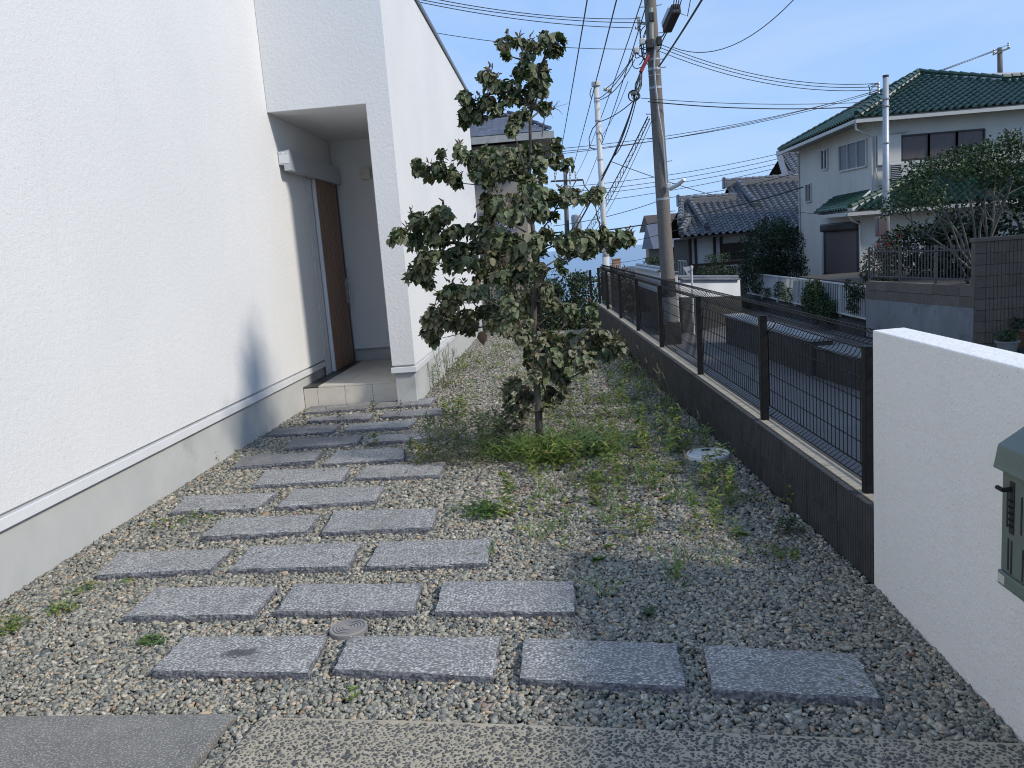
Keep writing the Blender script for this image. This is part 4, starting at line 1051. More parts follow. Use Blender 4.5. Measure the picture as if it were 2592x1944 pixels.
plant('feathery_weed', 'dark feathery weed bush spreading left of the grass clump beside the stepping stones', *(-0.828, 5.901), 'weed', ring_of(g_sprout, 55, .32, .34, 40, .07, .008), M['feathery'])
plant('feathery_weed', 'mid green leafy weed close behind the left side of the tree trunk', *(-0.549, 6.399), 'weed', ring_of(g_sprout, 26, .2, .24, 22, .075, .014), M['feathery'])
dt = plant('dry_grass', 'dry straw coloured grass tuft left of the trunk', *(-0.478, 6.894), 'grass', ring_of(g_tuft, 10, .12, 14, .22, .004, .03, .9, .8), M['straw'])
plant('leafy_weed', 'yellowing leafy weed beside the stepping stones nearest the porch corner', *(-1.077, 7.686), 'weed', ring_of(g_sprout, 16, .22, .16, 16, .06, .018), M['weed'])
cw = thing('corner_weed', 'tall airy weed growing against the white pillar plinth', 'weed', (-1.443, 9.166, 0))
g = Gather(); ring_of(g_sprout, 22, .30, .26, 22, .055, .013)(g, *(-1.455, 9.587))
tag(g.obj('leaves', M['weed'], cw), kind='stuff')
sm = MB(); bx_, by_ = (-1.365, 9.27)
for _ in range(26):
    x, y = bx_ + random.gauss(0, .16), by_ + random.gauss(0, .2); h = random.uniform(.3, .52)
    tp_ = (x + random.uniform(-.08, .08), y + random.uniform(-.08, .08), h)
    sm.tube([(x, y, 0), tp_], [.002, .001], 4)
    for _k in range(4):
        sm.tube([Vector((x, y, 0)).lerp(Vector(tp_), random.uniform(.6, .95)), Vector(tp_) + Vector((random.uniform(-.05, .05), random.uniform(-.05, .05), random.uniform(-.03, .04)))], [.001, .0018], 3)
tag(sm.build('stems', M['stem'], cw), kind='stuff')
plant('leafy_weed', 'broad leafed weed in the gravel just behind the tall airy weed', *(-1.302, 10.825), 'weed', ring_of(g_sprout, 12, .25, .2, 16, .06, .02), M['weed'])
plant('clover_patch', 'low bright green clover patch right of the eighth pair of stones', *(-0.568, 4.603), 'weed', ring_of(g_creeper, 8, .13, .09, 42, .022, .018, .06), M['clover'])
plant('upright_weed', 'upright narrow leafed weed standing alone in front of the grass clump', *(0.15, 4.761), 'weed', ring_of(g_sprout, 3, .03, .17, 34, .06, .008), M['weed'])
plant('small_weed', 'small dark tuft of weed near the foot of the block wall', *(1.077, 4.001), 'weed', ring_of(g_sprout, 7, .06, .07, 16, .045, .012), M['dark_weed'])
plant('small_weed', 'single dark seedling right of the three stone second row', *(0.278, 3.151), 'weed', ring_of(g_rosette, 2, .01, 9, .045, .02, .9), M['dark_weed'])
plant('small_weed', 'bright sprout beyond the right end of the third stone row', *(0.109, 3.765), 'weed', ring_of(g_rosette, 2, .012, 8, .05, .022, .9), M['clover'])
plant('small_weed', 'pale green weeds in the gravel before the white garden wall corner', *(0.981, 3.718), 'weed', ring_of(g_creeper, 3, .08, .06, 18, .03, .016, .04), M['weed'])
plant('small_weed', 'bright narrow leafed sprout between stones of the fifth pair', *(-1.266, 6.252), 'weed', ring_of(g_sprout, 2, .03, .13, 26, .05, .012), M['clover'])
plant('small_weed', 'thin sprout standing before the right stone of the second pair', *(-1.608, 7.664), 'weed', ring_of(g_sprout, 2, .02, .19, 22, .055, .009), M['dark_weed'])
plant('small_weed', 'dark sprout between the two nearest stones to the porch step', *(-1.959, 8.069), 'weed', ring_of(g_sprout, 2, .02, .15, 20, .05, .009), M['dark_weed'])
plant('small_weed', 'sprout in the gap between the stones of the third pair', *(-2.218, 7.758), 'weed', ring_of(g_sprout, 2, .02, .1, 16, .045, .012), M['dark_weed'])
plant('small_weed', 'weed in the gap between the stones of the fourth pair', *(-1.589, 6.561), 'weed', ring_of(g_sprout, 2, .03, .12, 18, .05, .016), M['weed'])
plant('wall_weed', 'green weed at the foot of the long white wall beside the sixth pair of stones', *(-2.79, 6.241), 'weed', ring_of(g_sprout, 7, .16, .12, 15, .04, .018), M['weed'])
plant('trailing_weed', 'trailing green weed reaching over the left stone of the seventh pair', *(-2.388, 4.769), 'weed', ring_of(g_creeper, 7, .16, .07, 14, .028, .016, .05), M['weed'])
plant('low_weed', 'low green weed patch under the long wall, level with the second stone row', *(-2.477, 3.476), 'weed', ring_of(g_creeper, 4, .07, .06, 28, .022, .011, .05), M['weed'])
plant('low_weed', 'weed patch at the left edge of the picture against the plinth', *(-2.607, 3.376), 'weed', ring_of(g_creeper, 5, .09, .06, 26, .024, .012, .06), M['weed'])
plant('low_weed', 'yellow green weeds left of the leftmost stone in the second row', *(-2.385, 3.736), 'weed', ring_of(g_creeper, 4, .12, .05, 22, .022, .011, .05), M['weed'])
plant('low_weed', 'feathery green patch in the gravel left of the oil stained stone', *(-1.831, 3.104), 'weed', ring_of(g_creeper, 3, .05, .05, 34, .022, .009, .03), M['clover'])
plant('low_weed', 'tiny sprouts in the gravel in front of the stained stone', *(-0.833, 2.646), 'weed', ring_of(g_rosette, 3, .05, 8, .028, .008, .9), M['weed'])
wallgrass = thing('wall_grass', 'foxtail grass growing along the foot of the black block wall', 'grass', (1.247, 6.466, 0))
g = Gather(); sp_ = []
for _ in range(34):
    u_ = rng.random(); y = 5.2 + 4.6 * u_; x = fence_x(y) - .05 - abs(rng.normal(0, .12))
    if (x - .97) ** 2 + (y - 5.45) ** 2 < .11: continue
    g_tuft(g, x, y, 9, .16, .006, .025, 1.3, .6)
    if rng.random() < .5: sp_.append((x, y, random.uniform(.15, .34)))
tag(g.obj('blades', M['grass'], wallgrass), kind='stuff')
foxtails(wallgrass, sp_)
vine = plant('creeping_vine', 'dark leafy vine heaped at the foot of the block wall further back', *(1.051, 10.067), 'weed', ring_of(g_sprout, 26, .38, .2, 16, .06, .022), M['dark_weed'])
gs = thing('seeding_grass', 'scattered foxtail grass with seed heads in the open gravel before the manhole cover', 'grass', (0.648, 5.104, 0))
g = Gather(); sp_ = []
for _ in range(60):
    x, y = rng.normal(.55, .35), rng.normal(5.1, .75)
    if x > 1.1 or ((x - .97) ** 2 + (y - 5.35) ** 2 < .13): continue
    g_tuft(g, x, y, 8, .17, .006, .02, 1.3, .6)
    if rng.random() < .6: sp_.append((x, y, random.uniform(.12, .26)))
tag(g.obj('blades', M['grass'], gs), kind='stuff')
foxtails(gs, sp_)

# dry leaves blown under the dogwood and against the walls
x = np.concatenate([rng.normal(-.2, .6, 60), rng.uniform(-2.78, -2.6, 12), rng.uniform(.95, 1.2, 10)]); y = np.concatenate([rng.normal(5.8, .7, 60), rng.uniform(3.3, 8.5, 12), rng.uniform(2.6, 6, 10)])
k = gravel_mask(x, y); x, y = x[k], y[k]
V, f_, n_ = leafset(np.stack([x, y, np.full(len(x), .012)], -1), rdir(len(x), .05, .2), np.tile([[0, 0, 1.0]], (len(x), 1)) + rng.normal(0, .35, (len(x), 3)), rng.uniform(.025, .045, len(x)), rng.uniform(.012, .025, len(x)), .3, .35, .2)
tag(np_obj('leaf_litter', V, leaf_faces(len(x)), M['dead_leaf'], loc=(-.2, 5.8, 0)), kind='stuff')
sm = MB()
for _ in range(34):
    x, y = rng.normal(.2, .8), rng.uniform(3.6, 8)
    if not gravel_mask(np.array([x]), np.array([y]))[0]: continue
    a = rng.uniform(0, 6.28); L_ = rng.uniform(.1, .3)
    sm.tube([(x, y, .012), (x + L_ * .5 * math.cos(a), y + L_ * .5 * math.sin(a), .012 + rng.uniform(.01, .08)), (x + L_ * math.cos(a), y + L_ * math.sin(a), .015 + rng.uniform(0, .12))], [.002, .0016, .001], 4)
tag(sm.build('dry_stalks', M['straw'], loc=(.2, 5.5, 0)), kind='stuff')

# ================================================================== the lane and what lies beyond it
M['retain'] = pbr('streaked_concrete', (0.25, 0.255, 0.255), (0.19, 0.195, 0.20), scale=3, rough=.85, bump=.2, bscale=80, stretch=(1, 1, .25), stain=((0.11, 0.115, 0.115), 2.2, .52, .75))
M['brown_block'] = pbr('brown_block', (0.155, 0.125, 0.10), (0.115, 0.094, 0.078), scale=12, rough=.9, bump=.6, bscale=150, rand=.12, jitter=True, speck=(0.20, 0.17, 0.14), speck_scale=160)
M['dark_stone'] = pbr('dark_stone', (0.06, 0.06, 0.058), (0.036, 0.036, 0.037), scale=4, rough=.9, bump=.7, bscale=25, bdist=.02, stain=((0.03, 0.035, 0.025), 3, .5, .7))
M['coping'] = pbr('pale_coping', (0.27, 0.272, 0.265), (0.205, 0.207, 0.20), scale=3, rough=.85)
M['plaster'] = pbr('white_plaster', (0.68, 0.69, 0.70), (0.60, 0.61, 0.62), scale=1.5, rough=.9, stain=((0.42, 0.42, 0.40), 1.5, .62, .85))
M['picket'] = pbr('white_picket', (0.64, 0.65, 0.64), (0.58, 0.59, 0.58), scale=3, rough=.5)
M['rail'] = pbr('dark_rail', (0.075, 0.08, 0.09), (0.06, 0.065, 0.072), rough=.45)
M['cream'] = pbr('cream_render', (0.60, 0.575, 0.51), (0.53, 0.51, 0.455), scale=1.1, rough=.9, bump=.4, bscale=60, stretch=(1, 1, .4), stain=((0.36, 0.345, 0.31), .9, .58, .8))
M['green_tile'] = pbr('green_glazed_tile', (0.012, 0.042, 0.026), (0.024, 0.062, 0.042), scale=9, rough=.3, rand=.25, jitter=True, stain=((0.05, 0.085, 0.06), 5, .6, .8))
M['grey_tile'] = pbr('silver_grey_tile', (0.10, 0.104, 0.115), (0.15, 0.155, 0.165), scale=8, rough=.33, rand=.2, jitter=True)
M['slate'] = pbr('slate_shingle', (0.075, 0.083, 0.11), (0.11, 0.118, 0.145), scale=14, rough=.7, rand=.22, jitter=True)
M['shutter'] = pbr('brown_shutter', (0.145, 0.115, 0.11), (0.125, 0.10, 0.098), rough=.5)
M['dark_brown'] = pbr('dark_brown_frame', (0.035, 0.028, 0.026), rough=.5)
M['timber'] = pbr('old_timber', (0.065, 0.042, 0.03), (0.04, 0.028, 0.021), scale=6, rough=.8, stretch=(4, 4, .6))
M['board'] = pbr('brown_boards', (0.10, 0.065, 0.045), (0.075, 0.05, 0.036), scale=5, rough=.8, stretch=(1, 1, 6))
M['gutter'] = pbr('pale_gutter', (0.52, 0.51, 0.47), (0.47, 0.46, 0.43), rough=.5)
M['soffit'] = pbr('soffit', (0.42, 0.41, 0.38), rough=.8)
M['concrete_pole'] = pbr('concrete_pole', (0.165, 0.14, 0.118), (0.125, 0.107, 0.092), scale=4, rough=.85, bump=.3, bscale=60, speck=(0.24, 0.22, 0.20), speck_scale=90, stretch=(1, 1, .3), stain=((0.10, 0.075, 0.055), 2.5, .62, .8))
M['pole_white'] = pbr('white_pole_paint', (0.60, 0.585, 0.545), (0.54, 0.525, 0.49), rough=.5, stain=((0.40, 0.36, 0.31), 3, .65, .85))
M['wire'] = pbr('cable_sheath', (0.035, 0.035, 0.038), rough=.5)
M['porcelain'] = pbr('porcelain', (0.62, 0.60, 0.56), rough=.25)
M['red_sleeve'] = pbr('red_sleeve', (0.28, 0.03, 0.03), rough=.5)
M['screen'] = pbr('window_screen', (0.15, 0.155, 0.17), (0.12, 0.125, 0.138), rough=.5)
M['glass'] = pbr('window_glass', (0.035, 0.042, 0.05), (0.05, 0.058, 0.066), scale=2, rough=.12, spec=.7)
M['tree_dark'] = island_mat('dark_foliage', [(0, (0.010, 0.022, 0.010)), (.5, (0.020, 0.040, 0.016)), (.85, (0.035, 0.062, 0.022)), (1, (0.055, 0.085, 0.03))], rough=.5, transl=.1)
M['tree_mid'] = island_mat('mid_foliage', [(0, (0.02, 0.042, 0.016)), (.5, (0.038, 0.07, 0.024)), (.85, (0.062, 0.10, 0.032)), (1, (0.10, 0.13, 0.045))], rough=.5, transl=.15)
M['pine'] = island_mat('pine_needles', [(0, (0.015, 0.035, 0.018)), (.6, (0.03, 0.06, 0.026)), (1, (0.07, 0.11, 0.035))], rough=.6)
M['red_leaf'] = island_mat('red_tips', [(0, (0.22, 0.035, 0.03)), (.6, (0.16, 0.04, 0.03)), (1, (0.10, 0.06, 0.03))], rough=.5, transl=.15)
M['terracotta'] = pbr('terracotta', (0.17, 0.075, 0.05), (0.13, 0.06, 0.042), rough=.8)
M['soil'] = pbr('garden_soil', (0.075, 0.06, 0.045), (0.05, 0.042, 0.033), scale=9, rough=.95, bump=.6, bscale=40)

def lumps_foliage(g, lumps, n, leaf, flat=.0, shell=.55, droop=.2):
    vol = np.array([l[3] * l[4] * l[5] for l in lumps]) ** .67; vol /= vol.sum()
    for l, v in zip(lumps, vol):
        k = int(n * v)
        d = rdir(k, 0, .8); d = unit(d)
        r = shell + (1 - shell) * rng.random(k) ** .5
        r *= 1 + .16 * np.sin(d[:, 0] * 6 + l[0] * 3) * np.sin(d[:, 1] * 5 + l[1]) + .12 * np.sin(d[:, 2] * 9 + l[2] * 5)
        p = np.array(l[:3]) + d * r[:, None] * np.array(l[3:6])
        dd = unit(d * .8 + rng.normal(0, .6, (k, 3)) + np.array([0, 0, .15 - flat]))
        V, F = small_leaves(p, dd, unit(d + rng.normal(0, .5, (k, 3)) + np.array([0, 0, .6])), leaf * rng.uniform(.6, 1.25, k), leaf * .55 * rng.uniform(.7, 1.2, k), droop)
        g.add(V, F)

# ---- garden terrace on the right, its retaining wall, blocks and railing
RA, RB = Vector((6.79, 18.5, .1)), Vector((7.38, 15.0, .1))
rd_ = (RB - RA).normalized(); rn_ = Vector((-rd_.y, rd_.x, 0))
if rn_.x > 0: rn_ = -rn_              # towards the lane
rlen = (RB - RA).length
tag(MB().prism([(6.98, 18.45, .2), (7.55, 15.15, .2), (20, 15.15, .2), (20, 24.2, .2), (6.98, 24.2, .2)], (0, 0, -1.3)).build('garden_terrace', M['soil']), kind='structure')
rw = thing('retaining_wall', 'streaked grey concrete retaining wall topped with two courses of brown block', 'wall', (7.4, 16.8, ROAD_Z))
c = (RA + RB) / 2
MB().obox(c - rn_ * .08 + Vector((0, 0, -.62)), rd_ * rlen / 2, rn_ * .08, (0, 0, .42)).build('concrete_base', M['retain'], rw, bevel=.008)
bl = MB().box(-.196, .196, -.07, .07, -.096, .096).mesh('block'); bl.materials.append(M['brown_block'])
ang = math.atan2(rd_.y, rd_.x)
for cr in range(2):
    for i in range(9):
        p_ = RA + rd_ * (.2 + i * .3965 - (.0 if cr else .0)) - rn_ * .075 + Vector((0, 0, -.10 + cr * .2))
        link_mesh('block', bl, rw, Matrix.Translation(p_) @ Matrix.Rotation(ang, 4, 'Z'))
rr_ = thing('garden_railing', 'dark slim metal railing on top of the grey retaining wall', 'railing', (7.4, 16.8, .2))
ba = MB().tube([(0, 0, .06), (0, 0, .74)], .009, 6).mesh('baluster'); ba.materials.append(M['rail'])
for i in range(36):
    link_mesh('baluster', ba, rr_, Matrix.Translation(RA + rd_ * (.05 + i * .0985) - rn_ * .075 + Vector((0, 0, .2))))
for z_ in (.10, .63):
    MB().beam(RA - rn_ * .0751 + Vector((0, 0, .2 + z_)), RB - rn_ * .0751 + Vector((0, 0, .2 + z_)), .03, .025).build('rail', M['rail'], rr_)
for i in range(4):
    p_ = RA + rd_ * (.02 + i * 1.17) - rn_ * .075
    MB().box(p_.x - .02, p_.x + .02, p_.y - .02, p_.y + .02, .296, 1.03).build('post', M['rail'], rr_)
bw2 = thing('garden_block_wall', 'tall brown grooved block wall at the right edge beyond the lane', 'wall', (8.6, 15, ROAD_Z))
def groove_block(wd, hgt, k):
    mb = MB(); mb.box(0, wd, .012, .15, 0, hgt)
    for i in range(k):
        a = wd * i / k + .004; b_ = wd * (i + 1) / k - .004
        mb.box(a, b_, 0, .013, .003, hgt - .003)
    return mb
gb = groove_block(.392, .197, 6).mesh('block'); gb.materials.append(M['brown_block'])
cb = groove_block(.188, .197, 1).mesh('corner_block'); cb.materials.append(M['brown_block'])
for r_ in range(10):
    z_ = ROAD_Z + .0 + r_ * .2015
    link_mesh('corner_block', cb, bw2, Matrix.Translation((7.40, 14.98 + random.uniform(-.002, .002), z_)))
    for i in range(5):
        link_mesh('block', gb, bw2, Matrix.Translation((7.592 + i * .3955, 14.98 + random.uniform(-.003, .003), z_)))
MB().box(7.38, 9.6, 14.96, 15.16, ROAD_Z + 2.014, ROAD_Z + 2.09).build('coping', M['brown_block'], bw2, bevel=.01)
MB().box(7.405, 9.55, 15.05, 15.12, ROAD_Z, ROAD_Z + 2.01).build('wall_core', M['dark_stone'], bw2)
for nm, lb, px, r_, h_, mt, fol in (('flower_pot', 'pale round planter with green seedlings at right edge of the lane', (7.402, 13.9, -0.68), .17, .22, M['coping'], M['tree_mid']), ('flower_pot', 'terracotta pot with a dark bushy plant at right edge behind pale planter', (7.929, 14.4, -0.639), .22, .30, M['terracotta'], M['tree_dark'])):
    base = Vector((px[0], px[1], ROAD_Z))
    t = thing(nm, lb, 'plant pot', base)
    st = MB().box(base.x - .2, base.x + .2, base.y - .2, base.y + .2, ROAD_Z, px[2] - .10).build('stand', M['dark_stone'], t)
    MB().lathe((base.x, base.y, px[2] - .10), [(r_ * .72, 0), (r_, h_ * .88), (r_ * 1.1, h_ * .88), (r_ * 1.1, h_), (r_ * .95, h_), (r_ * .9, h_ * .85), (.01, h_ * .85)], 24).build('pot', mt, t, smooth=False)
    g = Gather(); lumps_foliage(g, [(base.x, base.y, px[2] + h_ - .02, r_ * 1.05, r_ * 1.05, .11)], 260, .06, shell=.2)
    tag(g.obj('leaves', fol, t), kind='stuff')

# ---- white picket fence with its kerb, further down the lane
FA, FB = Vector((6.84, 30.0, .1)), Vector((6.87, 18.62, .1))
pk = thing('picket_fence', 'long white picket fence along the far side of the lane', 'fence', (7.1, 24, -.75))
pm_ = MB().box(-.009, .009, -.013, .013, .05, .80).mesh('picket'); pm_.materials.append(M['picket'])
for i in range(88):
    p_ = FA.lerp(FB, (i + .5) / 88)
    link_mesh('picket', pm_, pk, Matrix.Translation((p_.x, p_.y, -.63)))
for i in range(7):
    p_ = FA.lerp(FB, min(.998, i / 6 + .002)); MB().box(p_.x + .012, p_.x + .06, p_.y - .03, p_.y + .03, -.66, .17).build('post', M['picket'], pk)
for z_ in (-.66, .06):
    MB().beam(FA + Vector((-.0, 0, z_)), FB + Vector((0, 0, z_)), .045, .035).build('rail', M['picket'], pk)
kb = thing('kerb_wall', 'low dark concrete wall under the white picket fence', 'wall', (7.1, 24, ROAD_Z))
MB().prism([(6.76, 30, -.67), (6.78, 18.6, -.67), (7.02, 18.6, -.67), (7.0, 30, -.67)], (0, 0, -.6)).build('wall', M['dark_stone'], kb)
tag(MB().prism([(7.03, 24.2, -.5), (24, 24.2, -.5), (24, 48, -.5), (7.01, 48, -.5)], (0, 0, -.8)).build('house_lot', M['soil']), kind='structure')

# ---- dark stone edging wall with pale coping standing in the lane
sw = thing('stone_edging', 'low dark stone wall with a pale flat coping in the lane behind the mesh fence', 'wall', (4.3, 16.5, ROAD_Z))
MB().prism([(3.88, 19.4, -.36), (4.19, 13.9, -.36), (4.57, 13.9, -.36), (4.3, 19.4, -.36)], (0, 0, -.62)).build('stone_body', M['dark_stone'], sw, bevel=.02)
MB().prism([(3.85, 19.45, -.30), (4.16, 13.87, -.30), (4.60, 13.87, -.30), (4.33, 19.45, -.30)], (0, 0, -.06)).build('coping', M['coping'], sw, bevel=.01)
sw2 = thing('stone_step', 'lower dark stone edging with weathered top nearer than the coped wall', 'wall', (4.7, 12.8, ROAD_Z))
MB().prism([(4.25, 13.8, -.46), (4.5, 12.0, -.46), (4.98, 12.0, -.46), (4.7, 13.8, -.46)], (0, 0, -.52)).build('stone_body', M['dark_stone'], sw2, bevel=.02)
MB().prism([(4.22, 13.82, -.42), (4.48, 11.98, -.42), (5.0, 11.98, -.42), (4.72, 13.82, -.42)], (0, 0, -.04)).build('coping', pbr('worn_coping', (0.20, 0.20, 0.195), (0.13, 0.13, 0.125), scale=6, rough=.9), sw2, bevel=.01)

# ---- white plaster walls round the old house
def coped_wall(name, label, a, b, z0, zs, z1, thick, drop=0.0):
    a, b = Vector((a[0], a[1], 0)), Vector((b[0], b[1], drop)); d = (b - a).normalized(); nrm = Vector((-d.y, d.x, 0)).normalized()
    t = thing(name, label, 'wall', (a.x, a.y, z0)); c = (a + b) / 2; hl = (b - a).length / 2
    MB().obox(c + Vector((0, 0, (z0 + zs) / 2)), d * hl, nrm * (thick / 2 + .03), (0, 0, (zs - z0) / 2)).build('stone_base', M['dark_stone'], t)
    MB().obox(c + Vector((0, 0, (zs + z1) / 2)), d * hl, nrm * thick / 2, (0, 0, (z1 - zs) / 2)).build('plaster', M['plaster'], t)
    for i in range(max(1, int(hl * 2 / .28))):
        p_ = a + d * (.14 + i * .28)
        for s_ in (-1, 1):
            MB().obox(p_ + nrm * s_ * (thick / 2 + .0) + Vector((0, 0, z1 + .045)), d * .136, nrm * (thick / 2 + .02) + Vector((0, 0, -.03 * s_ * s_ * (1 if s_ > 0 else -1))), (0, 0, .014)).build('coping_tile', M['grey_tile'], t)
    MB().tube([a + Vector((0, 0, z1 + .09)), b + Vector((0, 0, z1 + .09))], .045, 8).build('ridge_tile', M['grey_tile'], t)
    return t
coped_wall('plaster_wall', 'white plaster wall with grey tile coping behind the triangular road sign', (3.24, 22.3), (5.2, 24.0), -1.05, -.02, .44, .16, -.2)
coped_wall('plaster_wall', 'higher white plaster wall running back on the left of the concrete pole', (2.86, 22.35), (2.78, 28.5), -1.05, .1, .70, .16)
gp_ = thing('gate_pillar', 'white plaster gate pillar right behind the concrete utility pole', 'pillar', (3.16, 22.25, -1.0))
MB().box(2.96, 3.22, 22.15, 22.4, -1.02, .62).build('shaft', M['plaster'], gp_, bevel=.01)
MB().box(2.92, 3.26, 22.1, 22.45, .621, .68).build('cap', M['grey_tile'], gp_, bevel=.02)
wp = thing('pale_board', 'leaning pale board beyond the far fence posts', 'board', (2.0, 27.5, -1.0))
MB().prism([(1.86, 27.6, -1.05), (2.16, 27.4, -1.05), (2.14, 27.45, .02), (1.84, 27.65, .04)], (.02, .05, 0)).build('sheet', M['coping'], wp)
for k, (lb, x_, y_) in enumerate((('grey planter box with a paper notice seen through the fence', 2.30, 24.9), ('plain grey planter box right of the one with the notice', 2.62, 24.6))):
    t = thing('planter_box', lb, 'planter', (x_, y_, -1.03), 'planter boxes at the wall')
    MB().box(x_ - .14, x_ + .14, y_ - .14, y_ + .14, -1.03, -.55).build('box', M['retain'], t, bevel=.01)
    if k == 0: MB().box(x_ - .07, x_ + .07, y_ - .143, y_ - .1405, -.95, -.68).build('notice', M['plaster'], t)
    g = Gather(); lumps_foliage(g, [(x_, y_, -.5, .18, .18, .12)], 260, .05, shell=.2)
    tag(g.obj('plant', M['tree_dark'], t), kind='stuff')

# ---- road sign seen from behind
sg = thing('road_sign', 'back of a small triangular road sign on a white post', 'road sign', (3.66, 21.8, -1.02))
sgx, sgy = (3.538, 21.8)
MB().tube([(sgx, sgy, -1.05), (sgx, sgy, 0.82)], .028, 10).build('post', M['picket'], sg)
tz = 0.796
MB().prism([(sgx - .24, sgy - .035, tz), (sgx + .06, sgy + .03, tz + .01), (sgx - .07, sgy, tz - .29)], (.004, -.014, 0)).build('plate', M['galv'], sg)
MB().box(sgx - .04, sgx + .03, sgy - .05, sgy - .03, tz - .10, tz - .07).build('bracket', M['galv'], sg)

# ================================================================== roofs
def roof_tile_mesh(wd, ln, h, name, mat, flat=False):
    mb = MB()
    if flat:
        mb.box(-wd / 2 + .004, wd / 2 - .004, 0, ln * 1.05, 0, .018)
    else:
        prof = [(-.5, .0), (-.28, -.0), (-.16, .55), (0.0, 1.0), (.16, .8), (.30, .2), (.5, .0)]
        up = [(x * wd, 0, z * h + .030) for x, z in prof]; dn = [(x * wd, ln * 1.12, z * h) for x, z in prof]
        lip = [(x * wd, 0, z * h) for x, z in prof]
        k = len(prof)
        mb.add(up + dn + lip, [(i, i + 1, k + i + 1, k + i) for i in range(k - 1)] + [(2 * k + i, 2 * k + i + 1, i + 1, i) for i in range(k - 1)])
    me = mb.mesh(name, smooth=False); me.materials.append(mat)
    return me
def pt_in_poly(x, y, P):
    c = False; n_ = len(P)
    for i in range(n_):
        (x1, y1), (x2, y2) = P[i], P[i - 1]
        if (y1 > y) != (y2 > y) and x < (x2 - x1) * (y - y1) / (y2 - y1) + x1: c = not c
    return c
def tile_roof(parent, o, along, up, poly, wd, ln, h, mat, count, flat=False, lift=.03, name='roof_tile'):
    """o: eave corner, along/up: unit vectors in the roof plane, poly: outline in (along, up) metres; the nearest `count` tiles are single parts"""
    along, up, o = Vector(along).normalized(), Vector(up), Vector(o)
    up = (up - along * up.dot(along)).normalized(); nrm = along.cross(up).normalized()
    if nrm.z < 0: nrm = -nrm
    xs_ = [p[0] for p in poly]; us_ = [p[1] for p in poly]
    spots = []
    r = 0; u = min(us_)
    while u < max(us_) - ln * .3:
        x = min(xs_) + wd / 2 + (wd / 2 if flat and r % 2 else 0)
        while x < max(xs_):
            if pt_in_poly(x, u + ln * .5, poly): spots.append((x, u))
            x += wd
        u += ln; r += 1
    me = roof_tile_mesh(wd, ln, h, name, mat, flat)
    cp = Vector((0, 0, 1.5))
    T = []
    for x, u in spots:
        p = o + along * x + up * u + nrm * lift
        T.append(((p - cp).length, Matrix(((along.x, up.x, nrm.x, p.x), (along.y, up.y, nrm.y, p.y), (along.z, up.z, nrm.z, p.z), (0, 0, 0, 1)))))
    T.sort(key=lambda q: q[0])
    for d_, m4 in T[:count]:
        link_mesh(name, me, parent, m4 @ Matrix.Rotation(random.uniform(-.012, .012), 4, 'Z'))
    if T[count:]:
        mb = MB(); vs = [v.co.copy() for v in me.vertices]; fs = [tuple(p.vertices) for p in me.polygons]
        for d_, m4 in T[count:]: mb.add([m4 @ v for v in vs], fs)
        tag(mb.build('roof_tiles', mat, parent), kind='stuff')
    return len(T)
def ridge_line(parent, pts, r, mat, step=.28, name='ridge_tile'):
    pts = [Vector(p) for p in pts]
    for a, b in zip(pts[:-1], pts[1:]):
        n_ = max(1, int((b - a).length / step))
        for i in range(n_):
            p, q = a.lerp(b, i / n_), a.lerp(b, (i + 1.12) / n_)
            MB().tube([p + Vector((0, 0, .012)), q - Vector((0, 0, .012))], [r * 1.08, r * .92], 8).build(name, mat, parent)
def window(parent, pts, frame_mat, pane_mat, t=.05, out=(0, -1, 0), mull=1, name='window'):
    """pts: bottom-left, bottom-right, top-right, top-left on the wall"""
    P = [Vector(p) for p in pts]; o_ = Vector(out)
    mb = MB()
    for i in range(4): mb.beam(P[i] + o_ * .03, P[(i + 1) % 4] + o_ * .03, t, .06, out)
    for k in range(1, mull + 1):
        f = k / (mull + 1); mb.beam(P[0].lerp(P[1], f) + o_ * .028, P[3].lerp(P[2], f) + o_ * .028, t * .9, .05, out)
    w_ = mb.build(name, frame_mat, parent)
    MB().poly(*[p + o_ * .012 for p in P]).build('pane', pane_mat, w_)
    return w_

# ---- two storey house with the green tiled roof
GX, GY = 9.91, 26.40                      # lane side wall, sunny front wall
gh = thing('green_roof_house', 'cream two storey house with a green glazed tile roof', 'house', (GX, GY, -.5))
MB().box(GX, 19, GY, 34.0, -.6, 4.75).build('wall', M['cream'], gh)
MB().box(9.01, 19, 24.85, GY - .005, -.6, 1.97).box(9.01, GX - .005, GY - .004, 28.5, -.6, 1.97).build('lower_wall', M['cream'], gh)
E0, E1, C1, B1, A1, E2 = [Vector(p) for p in ((9.29, 25.95, 4.71), (19.6, 25.95, 4.71), (19.6, 27.86, 5.68), (14.5, 27.86, 5.68), (12.45, 29.115, 6.31), (9.29, 34.5, 4.71))]
rb = MB(); rb.poly(E0, E1, C1, B1, A1); rb.poly(E0, A1, E2); rb.poly(A1, Vector((16.3, 34.5, 4.71)), E2); rb.poly(B1, C1, Vector((19.6, 34.5, 4.71)), Vector((16.3, 34.5, 4.71)), A1)
rb.poly(E0, E2, Vector((19.6, 34.5, 4.71)), E1)
roof = rb.build('roof', M['soffit'], gh)
slope = Vector((0, 3.165, 1.606)).normalized()
tile_roof(gh, E0, (1, 0, 0), slope, [(0, -.06), (10.2, -.06), (10.2, 2.14), (5.22, 2.14), (3.165, 3.52)], .225, .225, .075, M['green_tile'], 250)
ls = Vector((3.165, 0, 1.606)).normalized()
tile_roof(gh, E2, (0, -1, 0), ls, [(0, -.06), (8.55, -.06), (5.385, 3.52)], .225, .225, .075, M['green_tile'], 40)
M['hip_mortar'] = pbr('hip_mortar', (0.50, 0.49, 0.45), (0.40, 0.39, 0.36), rough=.9)
